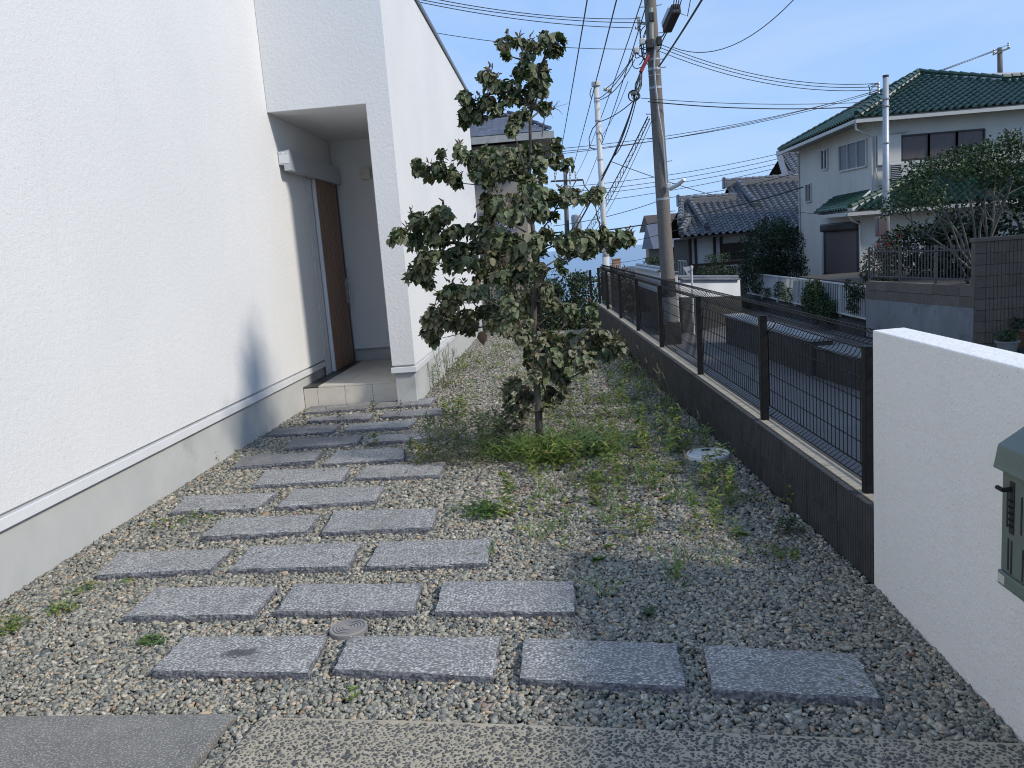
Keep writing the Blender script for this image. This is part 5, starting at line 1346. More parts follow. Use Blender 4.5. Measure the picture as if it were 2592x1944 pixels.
for pts in ((E0, A1), (A1, B1), (B1, C1), (A1, E2)):
    MB().beam(pts[0] + Vector((.03, .03, .055)), pts[1] + Vector((0, 0, .055)), .17, .07).build('hip_mortar', M['hip_mortar'], gh)
ridge_line(gh, [E0 + Vector((.02, .02, .13)), A1 + Vector((0, 0, .13))], .085, M['green_tile'])
ridge_line(gh, [A1 + Vector((0, 0, .13)), B1 + Vector((0, 0, .13)), C1 + Vector((0, 0, .13))], .085, M['green_tile'])
ridge_line(gh, [A1 + Vector((0, 0, .13)), E2 + Vector((0, 0, .12))], .085, M['green_tile'])
for a, b in ((E0 + Vector((-.06, -.06, -.10)), E1 + Vector((0, -.06, -.10))), (E0 + Vector((-.06, -.06, -.1001)), E2 + Vector((-.06, 0, -.10)))):
    MB().beam(a, b, .11, .10).build('gutter', M['gutter'], gh)
MB().box(9.31, 19.5, 25.97, 34.4, 4.65, 4.705).build('soffit', M['soffit'], gh)
MB().tube([(9.25, 25.9, 4.57), (9.27, 25.95, 4.38), (9.86, 26.33, 4.18), (9.87, 26.35, 2.62), (9.72, 26.1, 2.52), (8.9, 25.0, 2.14), (8.66, 24.6, 1.88)], .035, 8).build('downpipe', M['gutter'], gh)
MB().tube([(9.87, 33.9, 4.5), (9.87, 33.9, -.5)], .035, 8).build('downpipe', M['gutter'], gh)
MB().tube([(9.985, 26.36, 4.175), (10.004, 26.36, 3.231), (10.061, 26.36, 2.691), (10.252, 26.36, 2.736)], .025, 6).build('duct', M['gutter'], gh)
def on_left(pts, mull, fm, pm):
    window(gh, pts, fm, pm, .05, (-1, 0, 0), mull)
on_left([(9.91, 31.161, 3.645), (9.91, 30.465, 3.593), (9.91, 30.436, 4.288), (9.91, 31.128, 4.328)], 1, M['gutter'], M['glass'])
on_left([(9.91, 29.247, 3.398), (9.91, 26.779, 3.339), (9.91, 26.765, 4.175), (9.91, 29.257, 4.24)], 2, M['gutter'], M['screen'])
on_left([(9.91, 33.072, 2.593), (9.91, 32.427, 2.586), (9.91, 32.39, 3.248), (9.91, 33.032, 3.254)], 1, M['gutter'], M['glass'])
# first floor shutters on the sunny side
zs0, zs1 = 3.40, 4.12
sxs = [10.78, 11.59, 12.42, 13.23]
for i in range(3):
    f = MB()
    for (a, b) in (((sxs[i], zs0), (sxs[i + 1], zs0)), ((sxs[i], zs1), (sxs[i + 1], zs1)), ((sxs[i], zs0), (sxs[i], zs1)), ((sxs[i + 1], zs0), (sxs[i + 1], zs1))):
        f.beam((a[0], GY - .04, a[1]), (b[0], GY - .04, b[1]), .05, .05, (0, -1, 0))
    fr = f.build('shutter', M['dark_brown'], gh)
    for k in range(24):
        zz = zs0 + .02 + (zs1 - zs0 - .04) * (k + .5) / 24
        MB().box(sxs[i] + .02, sxs[i + 1] - .02, GY - .028, GY - .01, zz - .0125, zz + .0125).build('slat', M['shutter'], fr)
MB().box(10.04, sxs[0] - .03, GY - .10, GY - .002, zs0 - .10, zs1 + .06).build('shutter_case', M['cream'], gh, bevel=.01)
MB().box(sxs[0] - .75, sxs[3] + .05, GY - .06, GY - .002, zs0 - .13, zs0 - .04).build('sill', M['gutter'], gh)
MB().tube([(10.315, 26.3, 4.198), (10.961, 26.3, 4.249)], .02, 6).build('pole_bracket', M['alu'], gh)
# lower roofs
lo = [Vector(p) for p in ((8.5, 24.4, 1.95), (19.2, 24.4, 1.95), (19.2, 26.38, 3.02), (11.6, 26.38, 3.02))]
l2 = [Vector(p) for p in ((8.5, 24.4, 1.95), (11.6, 26.38, 3.02), (9.9, 26.43, 2.44))]
l3 = [Vector(p) for p in ((8.55, 27.5, 1.98), (8.5, 24.42, 1.945), (9.9, 26.42, 2.45), (9.9, 29.67, 2.53))]
lm = MB(); lm.poly(*lo); lm.poly(*l2); lm.poly(*l3); lm.poly((8.55, 27.5, 1.98), (9.9, 29.67, 2.53), (9.9, 29.67, 1.95))
lm.build('lower_roof', M['soffit'], gh)
tile_roof(gh, lo[0], (1, 0, 0), (0, 1.98, 1.07), [(0, -.05), (9.5, -.05), (9.5, 2.2), (3.1, 2.2)], .225, .225, .075, M['green_tile'], 20, name='lower_roof_tile')
tile_roof(gh, l3[0], (0, -1, 0), (1.35, .0, .52), [(.0, -.05), (3.1, -.05), (1.05, 1.42), (-2.1, 1.42)], .225, .225, .075, M['green_tile'], 50, name='lower_roof_tile')
MB().beam(lo[0] + Vector((.05, .05, .05)), lo[3] + Vector((0, 0, .05)), .17, .07).build('hip_mortar', M['hip_mortar'], gh)
ridge_line(gh, [lo[0] + Vector((.05, .05, .12)), lo[3] + Vector((0, 0, .12))], .08, M['green_tile'])
MB().beam((9.86, 26.5, 2.50), (9.86, 29.6, 2.58), .06, .06).build('flashing', M['gutter'], gh)
MB().beam((8.44, 24.35, 1.86), (19.2, 24.35, 1.86), .10, .10).build('gutter', M['gutter'], gh)
MB().beam((8.44, 24.41, 1.86), (8.48, 27.5, 1.90), .10, .10).build('gutter', M['gutter'], gh)
MB().box(8.53, 19, 24.43, 26.38, 1.90, 1.94).build('soffit', M['soffit'], gh)
MB().tube([(8.5, 24.37, 1.81), (8.6, 24.45, 1.68), (8.95, 24.8, 1.56), (8.95, 24.8, -.4)], .035, 8).build('downpipe', M['gutter'], gh)
# roller shutter on the lane side of the lower storey
sz0, sz1 = .06, 1.40
rsf = MB().box(8.95, 9.01, 24.95, 25.09, sz0 - .02, sz1).box(8.95, 9.01, 27.95, 28.11, sz0 - .5, sz1).box(8.93, 9.01, 24.95, 28.11, sz0 - .10, sz0 - .021).build('shutter_frame', M['dark_brown'], gh)
MB().box(8.83, 9.01, 24.93, 28.13, sz1 + .001, sz1 + .26).build('shutter_box', M['dark_brown'], gh, bevel=.05)
for k in range(24):
    zz = sz0 + (sz1 - sz0) * (k + .5) / 24
    MB().box(8.965, 8.985, 25.09, 27.95, zz - .026, zz + .026).build('slat', M['shutter'], rsf)
ac = thing('air_conditioner', 'pale outdoor air conditioner unit on the green lower roof', 'air conditioner', (10.412, 25.9, 2.722))
ax0, ax1 = 10.225, 10.61
az0, az1 = 2.734, 3.304
MB().box(ax0, ax1 + .25, 25.9, 26.2, az0, az1).build('case', M['gutter'], ac, bevel=.02)
MB().box(ax0 + .06, ax1 - .03, 25.885, 25.899, az0 + .05, az1 - .05).build('fan_grille', M['glass'], ac)
for k in range(9):
    zz = az0 + .08 + k * (az1 - az0 - .14) / 8
    MB().box(ax0 + .06, ax1 - .03, 25.872, 25.884, zz - .008, zz + .008).build('grille_bar', M['gutter'], ac)
MB().box(ax0 + .02, ax1 + .2, 25.95, 26.15, az0 - .3, az0 - .001).build('stand', M['galv'], ac)

# ---- old house with the grey tiled roof
jh = thing('old_tiled_house', 'old timber and plaster house with silver grey tiled roof and gables', 'house', (5.5, 34.8, -1.3))
J0 = Vector((5.16, 34.0, 1.60)); js = Vector((0, 3.0, 1.41)).normalized()
jp = MB()
jp.poly((5.16, 34, 1.6), (13, 34, 1.6), (13, 38.4, 3.67), (7.95, 38.4, 3.67), (7.95, 37, 3.01), (5.68, 37, 3.01))
jp.poly((5.16, 40, 1.6), (5.68, 37, 3.01), (7.95, 37, 3.01), (7.95, 40, 1.6)); jp.poly((7.9, 42.5, 1.6), (7.95, 38.4, 3.67), (13, 38.4, 3.67), (13, 42.5, 1.6))
jp.poly((5.16, 34.0, 1.54), (5.16, 40, 1.54), (13, 40, 1.54), (13, 34, 1.54))
jp.build('roof', M['timber'], jh)
print('grey tiles', tile_roof(jh, J0, (1, 0, 0), js, [(0, -.05), (7.8, -.05), (7.8, 4.83), (2.79, 4.83), (2.79, 3.30), (.52, 3.30)], .28, .25, .105, M['grey_tile'], 260))
MB().poly((5.9, 34.5, 1.55), (5.9, 39.5, 1.55), (5.9, 37, 2.95)).poly((8.15, 36.6, 2.6), (8.15, 40.2, 2.6), (8.15, 38.4, 3.6)).build('gable', M['dark_brown'], jh)
M['ridge'] = pbr('ridge_stack', (0.20, 0.19, 0.18), (0.145, 0.14, 0.135), scale=5, rough=.7, stretch=(1, 1, 8))
for a, b, hh in (((5.6, 37, 3.06), (8.05, 37, 3.03), .27), ((7.9, 38.4, 3.74), (11.2, 38.4, 3.72), .28)):
    MB().beam(Vector(a) + Vector((0, 0, hh / 2 - .05)), Vector(b) + Vector((0, 0, hh / 2 - .05)), .26, hh).build('ridge_stack', M['ridge'], jh, bevel=.02)
    ridge_line(jh, [Vector(a) + Vector((0, 0, hh - .02)), Vector(b) + Vector((0, 0, hh - .02))], .09, M['grey_tile'], .3)
    MB().obox(Vector(a) + Vector((-.06, 0, .16)), (.06, 0, 0), (0, .22, 0), (0, 0, .26)).build('ridge_end', M['grey_tile'], jh, bevel=.05)
for a, b in (((6.02, 36.85, 3.02), (6.25, 34.35, 1.83)), ((8.45, 38.2, 3.70), (8.7, 36.1, 2.66)), ((5.66, 36.9, 3.02), (5.28, 34.9, 2.08)), ((5.7, 35.35, 2.3), (5.18, 34.05, 1.68))):
    a, b = Vector(a), Vector(b)
    MB().beam(a + Vector((0, 0, .08)), b + Vector((0, 0, .08)), .24, .2).build('ridge_stack', M['grey_tile'], jh, bevel=.03)
    ridge_line(jh, [b + Vector((0, 0, .2)), a + Vector((0, 0, .2))], .1, M['grey_tile'], .3)
# upper gable on the right
up_ = MB(); up_.poly((10.75, 38.4, 3.8), (16, 38.4, 3.8), (16, 41, 5.2), (11.15, 41, 5.2)); up_.poly((10.75, 43.6, 3.8), (11.15, 41, 5.2), (16, 41, 5.2), (16, 43.6, 3.8))
up_.build('upper_roof', M['timber'], jh)
tile_roof(jh, (10.75, 38.4, 3.8), (1, 0, 0), (0, 2.6, 1.4), [(0, -.05), (3.4, -.05), (3.4, 3.0), (.5, 3.0)], .30, .27, .07, M['grey_tile'], 40, name='upper_roof_tile')
MB().poly((11.4, 38.9, 3.75), (11.4, 43.1, 3.75), (11.4, 41, 4.95)).build('gable', M['dark_brown'], jh)
MB().beam((11.05, 41, 5.27), (16, 41, 5.27), .26, .26).build('ridge_stack', M['ridge'], jh)
MB().beam((11.0, 41, 5.28), (10.6, 38.3, 3.86), .22, .18).build('ridge_stack', M['grey_tile'], jh)
# walls: plaster, boards, posts, lattice window and entrance
MB().box(5.6, 13, 34.8, 39.2, -1.3, 1.54).build('wall', M['plaster'], jh)
MB().box(5.58, 9.6, 34.76, 34.799, -1.3, .38).build('boarding', M['board'], jh)
for x_ in (5.62, 5.84, 6.62, 6.9, 8.1, 9.3):
    MB().box(x_ - .055, x_ + .055, 34.72, 34.759, -1.3, 1.54).build('timber_post', M['timber'], jh)
MB().box(5.56, 9.6, 34.735, 34.758, .385, .47).build('timber_rail', M['timber'], jh)
MB().box(5.57, 5.598, 34.9, 39.1, -1.3, 1.5).build('entrance_screen', M['timber'], jh)
for y_ in (35.6, 36.4, 37.2):
    window(jh, [(5.56, y_ + .34, -1.2), (5.56, y_ - .34, -1.2), (5.56, y_ - .34, .6), (5.56, y_ + .34, .6)], M['gutter'], M['glass'], .04, (-1, 0, 0), 0, 'entrance_door')
wl = window(jh, [(6.98, 34.72, .55), (8.0, 34.72, .55), (8.0, 34.72, 1.2), (6.98, 34.72, 1.2)], M['board'], M['dark_brown'], .05, (0, -1, 0), 3, 'lattice_window')
for k in range(3):
    MB().box(6.9, 8.1, 34.60, 34.63, .62 + k * .2, .65 + k * .2).build('lattice_bar', M['board'], wl)
window(jh, [(7.0, 34.74, -.6), (8.0, 34.74, -.6), (8.0, 34.74, .3), (7.0, 34.74, .3)], M['gutter'], M['glass'], .05, (0, -1, 0), 1)
MB().beam((5.2, 33.96, 1.56), (13, 33.96, 1.56), .07, .08).build('gutter', M['timber'], jh)

# ---- neighbouring house with the slate roof beyond the white one
M['siding'] = pbr('brick_siding', (0.36, 0.31, 0.25), (0.30, 0.26, 0.21), scale=20, rough=.85, stretch=(1, 1, 7), bump=.3, bscale=12)
nh = thing('slate_roof_house', 'beige brick sided house with dark slate roof rising behind the dogwood', 'house', (-.9, 27.6, -1))
MB().box(-9, -.85, 27.7, 34, -1.2, 5.05).build('wall', M['siding'], nh)
MB().box(-9, -1.5, 26.3, 27.69, -1.2, 2.1).build('porch_wall', M['siding'], nh)
nr_ = MB(); nr_.poly((-9, 27, 5.25), (.1, 27, 5.25), (-1.3, 29.6, 6.3), (-9, 29.6, 6.3)); nr_.poly((.1, 27, 5.25), (.1, 34.6, 5.25), (-1.3, 32, 6.3), (-1.3, 29.6, 6.3)); nr_.poly((-9, 27, 5.2), (.1, 27, 5.2), (.1, 34.6, 5.2), (-9, 34.6, 5.2))
nr_.build('roof', M['soffit'], nh)
tile_roof(nh, (-6.0, 27, 5.27), (1, 0, 0), (0, 2.6, 1.05), [(0, -.05), (6.1, -.05), (4.7, 2.8), (0, 2.8)], .42, .2, .02, M['slate'], 170, True, .01, 'shingle')
MB().beam((-9, 26.94, 5.13), (.14, 26.94, 5.13), .10, .22).build('fascia', M['soffit'], nh)
MB().beam((.16, 26.9, 5.13), (.16, 34.6, 5.13), .10, .22).build('fascia', M['soffit'], nh)
ridge_line(nh, [(.1, 27, 5.33), (-1.3, 29.6, 6.37)], .06, M['slate'], .4, 'hip_cap')
lr = MB(); lr.poly((-9, 26.0, 2.15), (-1.2, 26.0, 2.15), (-2.0, 27.69, 2.9), (-9, 27.69, 2.9)); lr.poly((-9, 26, 2.1), (-1.2, 26, 2.1), (-2.0, 27.69, 2.1), (-9, 27.69, 2.1)); lr.poly((-1.2, 26, 2.15), (-2.0, 27.69, 2.9), (-2.0, 27.69, 2.1))
lr.build('lower_roof', M['soffit'], nh)
tile_roof(nh, (-4.5, 26.0, 2.16), (1, 0, 0), (0, 1.69, .75), [(0, -.04), (3.3, -.04), (2.5, 1.85), (0, 1.85)], .42, .2, .02, M['slate'], 60, True, .01, 'lower_shingle')
MB().beam((-9, 25.95, 2.08), (-1.16, 25.95, 2.08), .1, .16).build('fascia', M['soffit'], nh)
MB().box(-1.75, -1.55, 26.2, 26.29, -1.2, 2.05).build('porch_post', pbr('red_timber', (0.17, 0.06, 0.035), (0.13, 0.05, 0.03), rough=.7), nh)

# ---- houses further down the slope towards the sea
def far_house(label, x0, x1, y, z0, zt, wall, roofm, dep=7, rise=1.2, cols=2, rows=1):
    t = thing('far_house', label, 'house', ((x0 + x1) / 2, y, z0))
    MB().box(x0, x1, y, y + dep, z0, zt).build('wall', wall, t)
    r_ = MB(); e = .35
    if rise > .2:
        r_.prism([(x0 - e, y - e, zt), (x0 - e, y + dep / 2, zt + rise), (x0 - e, y + dep + e, zt)], (x1 - x0 + 2 * e, 0, 0))
    else: r_.box(x0 - .1, x1 + .1, y - .1, y + dep + .1, zt + .001, zt + .15)
    r_.build('roof', roofm, t)
    for r2 in range(rows):
        for c2 in range(cols):
            xa = x0 + (x1 - x0) * (c2 + .25) / cols; xb = x0 + (x1 - x0) * (c2 + .75) / cols; zb = zt - 1.9 - r2 * 2.7
            window(t, [(xa, y, zb), (xb, y, zb), (xb, y, zb + 1.1), (xa, y, zb + 1.1)], M['gutter'], M['glass'], .08)
    return t
M['orange_wall'] = pbr('orange_render', (0.42, 0.22, 0.13), (0.36, 0.19, 0.115), scale=2, rough=.9)
M['tan_wall'] = pbr('tan_render', (0.42, 0.36, 0.30), (0.36, 0.31, 0.26), scale=1, rough=.9)
M['brown_roof'] = pbr('brown_roof', (0.09, 0.06, 0.05), (0.07, 0.05, 0.042), rough=.8)
far_house('orange walled house with dark eaves seen between the pole and the grey tiled gable', 6.1, 9.4, 50, -3, 2.2, M['orange_wall'], M['brown_roof'], 6, 1.0, 2, 1)
dk = far_house('dark roofed house half hidden behind the concrete pole', 5.55, 8.2, 44.5, -3, 1.15, M['board'], M['slate'], 5, 1.35, 2, 1)
far_house('small salmon tower block far down the slope by the sea', 8.3, 9.35, 120, -12, -.55, M['orange_wall'], M['tan_wall'], 3, 0, 1, 2)
far_house('wide brown roofed block left of the salmon tower', 6.9, 8.2, 121, -12, -2.2, M['tan_wall'], M['brown_roof'], 6, .8, 2, 1)
far_house('tan apartment block in front of the salmon tower', 8.5, 10.0, 116, -12, -2.0, M['tan_wall'], M['brown_roof'], 3, 0, 2, 2)
far_house('low dark roofed house right of the salmon tower', 10.2, 12.6, 122, -12, -3.0, M['tan_wall'], M['slate'], 5, 1.2, 2, 1)
far_house('pale flat roofed house just right of the far tower above the bushes', 12.4, 14.8, 126, -12, -3.3, M['plaster'], M['tan_wall'], 4, 0, 2, 1)
# the neighbour on the right whose bulk shades the lane
rn = thing('neighbour_house', 'tall cream house standing right of the lane and shading it', 'house', (12, 6, ROAD_Z))
MB().box(9.3, 16, .0, 12.6, ROAD_Z - .1, 4.9).build('wall', M['cream'], rn)
MB().prism([(8.8, -.4, 4.905), (16.5, -.4, 4.905), (12.65, -.4, 6.8)], (0, 13.4, 0)).build('roof', M['slate'], rn)
window(rn, [(9.3, 9.5, .2), (9.3, 7.5, .2), (9.3, 7.5, 1.6), (9.3, 9.5, 1.6)], M['gutter'], M['glass'], .06, (-1, 0, 0))

# ================================================================== shrubs and trees beyond the fence
def shrub(name, label, cat, lumps, n, leaf, mat, trunks=(), bark=None, shell=.5, flat=0):
    c = lumps[0]; zb = min([l[2] - l[5] for l in lumps] + [t_[0][2] for t_ in trunks])
    t = thing(name, label, cat, (c[0], c[1], zb))
    g = Gather(); lumps_foliage(g, lumps, n, leaf, flat, shell)
    tag(g.obj('crown', mat, t), kind='stuff')
    for pts, r0 in [(q[:-1], q[-1]) for q in trunks]:
        MB().tube(pts, [r0 * (1 - .7 * i / (len(pts) - 1)) for i in range(len(pts))], 7).build('trunk', bark or M['bark'], t, smooth=True)
    return t
shrub('camellia_tree', 'dense round dark evergreen tree before the old tiled house', 'tree', [(7.35, 28.6, 1.05, .9, 1.0, .9), (6.9, 28.4, .6, .65, .8, .8), (7.8, 28.7, .65, .7, .8, .85), (7.35, 28.3, 1.55, .6, .6, .5), (7.05, 28.3, .05, .75, .8, .7), (7.8, 28.4, .05, .7, .8, .6), (7.7, 28.5, 1.35, .5, .5, .45)], 13000, .085, M['tree_dark'], [((7.4, 28.6, -1), (7.4, 28.6, .5), .08)])
for lb, lumps in (('clipped pine in the old house garden left of the round evergreen', [(5.0, 27, .45, .45, .42, .2), (5.25, 27.1, .82, .42, .4, .2), (5.05, 26.9, .1, .5, .4, .2), (5.6, 27, .35, .42, .38, .2), (5.3, 27, -.2, .5, .4, .25), (5.75, 27.1, -.05, .35, .3, .2)]),
                  ('clipped pine peeping out just left of the concrete pole', [(3.55, 30, .85, .38, .38, .18), (3.4, 30, .5, .4, .4, .18), (3.75, 30, .45, .4, .4, .2), (3.5, 30, .1, .5, .4, .3)])):
    l0 = lumps[0]
    shrub('pine_tree', lb, 'tree', lumps, 3600, .06, M['pine'], [((l0[0] + .1, l0[1], -1.1), (l0[0] + .15, l0[1], .1), (l0[0], l0[1], l0[2]), .06)], shell=.25)
shrub('hill_bush', 'mid green bush beside the far houses left of the clipped pine', 'bush', [(3.0, 33, -.1, .7, .7, .7), (2.5, 33.5, -.5, .6, .6, .6), (3.6, 33.5, -.2, .7, .7, .7)], 4000, .08, M['tree_mid'])
shrub('dark_bush', 'dark bush in the lane behind the planter boxes', 'bush', [(2.35, 26.2, -.25, .35, .4, .5), (2.5, 25.8, -.5, .35, .4, .4)], 2200, .06, M['tree_dark'])
shrub('fence_bush', 'leafy green bush growing against the white picket fence', 'bush', [(6.5, 21.2, -.35, .30, .5, .42), (6.55, 20.7, -.5, .28, .42, .35), (6.6, 21.6, -.12, .22, .4, .3), (6.45, 21.0, -.02, .2, .3, .3)], 4200, .075, M['tree_mid'], shell=.3)
shrub('climbing_plant', 'climbing plant on the near end of the white picket fence', 'plant', [(6.8, 19.3, -.2, .10, .32, .35), (6.8, 18.9, .05, .10, .22, .22), (6.8, 19.5, .15, .1, .2, .15)], 700, .07, M['tree_dark'], shell=.2)
shrub('climbing_plant', 'climbing plant half way along the white picket fence', 'plant', [(6.78, 25.5, -.25, .10, .5, .35), (6.78, 24.6, -.35, .10, .35, .3), (6.78, 26.9, -.4, .1, .3, .2)], 800, .07, M['tree_mid'], shell=.2)
gt = thing('wispy_grass', 'wispy grey green grass tuft at the far end of the picket fence', 'grass', (6.3, 28.2, -1.05))
g = Gather()
for _ in range(26): g_b = rng.normal(0, .22, 2); n_ = 14; b_ = np.stack([6.2 + g_b[0] + rng.normal(0, .06, n_), 28.0 + g_b[1] + rng.normal(0, .06, n_), np.full(n_, -1.1)], -1); V, F = blades(b_, rdir(n_, 1.9, .5), 1.0 * rng.uniform(.5, 1.2, n_), np.full(n_, .016), .7); g.add(V, F)
tag(g.obj('blades', M['dark_weed'], gt), kind='stuff')
hg = thing('hedge', 'leafy green hedge behind the mesh fence at the far end of the yard', 'hedge', (-.3, 16.9, -.5))
g = Gather(); lumps_foliage(g, [(-1.2 + i * .45, 16.7 + .15 * math.sin(i * 2.3), .35 + .12 * math.sin(i * 1.7), .42, .45, .72 + .12 * math.sin(i * 2.9)) for i in range(5)] + [(-1.0 + i * .5, 16.5, .0, .4, .4, .5) for i in range(4)] + [(.45, 16.6, .75, .22, .3, .32)], 9000, .085)
tag(g.obj('crown', M['tree_mid'], hg), kind='stuff')
ph = shrub('photinia_bush', 'red tipped dark bush at the corner of the garden railing', 'bush', [(7.45, 19.6, .45, .35, .4, .6), (7.6, 19.4, -.1, .35, .4, .55), (7.75, 19.7, .9, .3, .3, .35)], 3000, .07, M['tree_dark'], shell=.4)
g = Gather(); lumps_foliage(g, [(7.65, 19.45, 1.15, .32, .3, .22), (7.45, 19.35, .85, .3, .3, .3), (7.3, 19.3, .55, .15, .2, .35)], 130, .075, shell=.7)
tag(g.obj('red_tips', M['red_leaf'], ph), kind='stuff')
# many stemmed garden tree with a thin canopy
mt = thing('garden_tree', 'many stemmed garden tree with bare pale trunks and a thin canopy', 'tree', (8.45, 16.9, .1))
base = Vector((8.45, 16.9, .1))
tips = [(6.6, 16.4, 1.842), (6.92, 16.6, 2.203), (7.353, 17, 2.505), (7.414, 16.3, 2.544), (8.119, 17.1, 2.72), (8.2, 16.5, 2.72), (8.927, 17.2, 2.855), (9.069, 16.7, 2.93), (8.736, 16.2, 2.462), (8.272, 16.2, 2.355), (7.074, 16.1, 2.008)]
for k, tpt in enumerate(tips):
    tpt = Vector(tpt); m1 = base.lerp(tpt, .38) + Vector((random.uniform(-.1, .1), random.uniform(-.1, .1), .12)); m2 = base.lerp(tpt, .7) + Vector((random.uniform(-.1, .1), random.uniform(-.1, .1), .10))
    b0 = base + Vector((random.uniform(-.16, .16), random.uniform(-.12, .12), 0))
    MB().tube([b0, m1, m2, tpt], [.032, .022, .014, .005], 7).build('trunk', M['bark_grey'], mt, smooth=True)
    tw_ = MB()
    for _ in range(7):
        f = random.uniform(.35, .9); s_ = (m1.lerp(m2, (f - .35) / .35) if f < .7 else m2.lerp(tpt, (f - .7) / .3))
        e_ = s_ + Vector((random.uniform(-.45, .45), random.uniform(-.4, .4), random.uniform(.1, .5)))
        tw_.tube([s_, s_.lerp(e_, .5) + Vector((random.uniform(-.05, .05), 0, .03)), e_], [.012, .008, .003], 5)
    tag(tw_.build('twigs', M['bark_grey'], mt), kind='stuff')
g = Gather()
lumps_foliage(g, [(t_[0], t_[1], t_[2], .36, .42, .2) for t_ in tips] + [(t_[0] + random.uniform(-.3, .3), t_[1] + random.uniform(-.2, .2), t_[2] - .22, .26, .3, .15) for t_ in tips[2:]], 4300, .085, shell=.2)
tag(g.obj('crown', M['tree_mid'], mt), kind='stuff')
for lb, lumps, n_ in (('big dark evergreen at the right edge behind the many stemmed tree', [(10.6, 18.6, 1.4, 1.1, 1.0, 1.0), (11.6, 19.0, 1.9, 1.2, 1.1, 1.2), (11.0, 18.4, .6, 1.2, .9, .8), (12.4, 18.6, 2.6, 1.0, 1.0, 1.0)], 8000),
                      ('dark evergreen behind the railing under the thin canopy', [(9.3, 19.6, .9, .75, .8, .8), (8.6, 20.2, .9, .6, .7, .7), (9.8, 20.4, 1.2, .8, .8, .7), (8.9, 19.4, .4, .6, .5, .5)], 6000),
                      ('tall dark garden tree standing right of the frame beside the neighbour', [(13.2, 16.9, 3.2, 1.6, 1.5, 1.7), (14.0, 18.0, 4.0, 1.6, 1.6, 1.7), (12.9, 19.6, 3.4, 1.4, 1.4, 1.5)], 6000)):
    l0 = lumps[0]
    shrub('evergreen_tree', lb, 'tree', lumps, n_, .12, M['tree_dark'], [((l0[0], l0[1], .0), (l0[0], l0[1], l0[2]), .09)], shell=.45)

# ================================================================== poles and wires
cpole = thing('utility_pole', 'big concrete utility pole standing in the lane, wrapped with bands and cables', 'utility pole', (2.77, 20, -1.0))
pb = Vector((2.70, 20, -1.02)); ptop_ = Vector((2.551, 20, 6.976)); ptop = pb + (ptop_ - pb) * (11.52 / (ptop_.z + 1.02))
def on_pole(z): return pb.lerp(ptop, (z - pb.z) / (ptop.z - pb.z))
def pole_r(z): return .178 - .0052 * (z + 1)
MB().tube([on_pole(z) for z in np.linspace(-1.02, 10.5, 10)], [pole_r(z) for z in np.linspace(-1.02, 10.5, 10)], 20).build('shaft', M['concrete_pole'], cpole, smooth=True)
def band(z, h, mat, grow=.006, name='band', parent=None):
    MB().tube([on_pole(z), on_pole(z + h)], [pole_r(z) + grow, pole_r(z + h) + grow], 20).build(name, mat, parent or cpole)
M['dark_wrap'] = pbr('dark_wrap', (0.03, 0.03, 0.033), (0.045, 0.04, 0.036), rough=.7)
zz_ = lambda v: 0
band(0.178, .42, M['dark_wrap'], .008, 'climb_guard')
band(-0.435, .60, M['coping'], .010, 'notice_wrap')
MB().box(2.70 - .21, 2.70 + .21, 20 - .2, 20 + .2, -1.05, -0.455).build('footing', M['dark_stone'], cpole, bevel=.02)
for v_, hh in ((168, .04), (190, .06), (202, .015), (232, .05), (490, .05)):
    band(4.339 + (300 - v_) * .00985, hh, M['galv'])
cond = MB()
cd_ = [(2.591, 19.76, 6.052), (2.545, 19.76, 5.452), (2.561, 19.77, 5.018), (2.606, 19.78, 4.401), (2.675, 19.8, 3.865), (2.702, 19.84, 3.149), (2.715, 19.88, 2.697)]
cond.tube(cd_, .022, 8); cond.build('conduit', M['galv'], cpole)
MB().tube([(2.537, 19.78, 6.744), (2.522, 19.78, 6.063)], .05, 10).build('earth_guard', pbr('pale_guard', (0.34, 0.36, 0.28), rough=.6), cpole)
sb = MB()
for v_, s_ in ((46, 1), (107, 1), (166, 1), (185, 1), (288, -1), (345, -1), (400, 1), (518, 1), (47, -1)):
    z_ = 4.339 + (300 - v_) * .00985
    p_ = on_pole(z_); r_ = pole_r(z_)
    MB().tube([(p_.x + s_ * (r_ - .02), 19.97, z_), (p_.x + s_ * (r_ + .11), 19.97, z_ + .005), (p_.x + s_ * (r_ + .112), 19.97, z_ + .025)], .011, 6).build('step_bolt', M['galv'], cpole)
for u_, v_ in ((1665, 100), (1650, 45), (1640, 110)):
    c_ = Vector((2.535, 19.75, 6.396)) + Vector(((u_ - 1650) * .0097, 0, -(v_ - 60) * .0097))
    MB().box(c_.x - .06, c_.x + .06, c_.y - .06, c_.y + .06, c_.z - .1, c_.z + .1).build('clamp', M['dark_wrap'], cpole, bevel=.02)
MB().box(2.455 - .08, 2.455 + .08, 19.62, 19.80, 5.853, 6.058).build('terminal_box', M['dark_wrap'], cpole, bevel=.02)
def insulator(parent, c, n_=5, r=.05, h=.32, name='insulator'):
    prof = []
    for i in range(n_):
        z_ = i * h / n_; prof += [(r * .6, z_), (r, z_ + h / n_ * .3), (r * .62, z_ + h / n_ * .8)]
    MB().lathe((c[0], c[1], c[2] - h / 2), prof, 12).build(name, M['porcelain'], parent)
insulator(cpole, (2.259, 19.9, 6.477))
MB().beam((2.265, 19.95, 6.49), (2.471, 19.95, 6.454), .04, .05).build('insulator_arm', M['galv'], cpole)
for p_ in ((2.153, 19.7, 5.836), (2.296, 19.7, 6.021)): 
    MB().box(p_[0] - .07, p_[0] + .07, p_[1] - .06, p_[1] + .06, p_[2] - .07, p_[2] + .07).build('wire_connector', M['porcelain'], cpole, bevel=.03)
cl = MB()
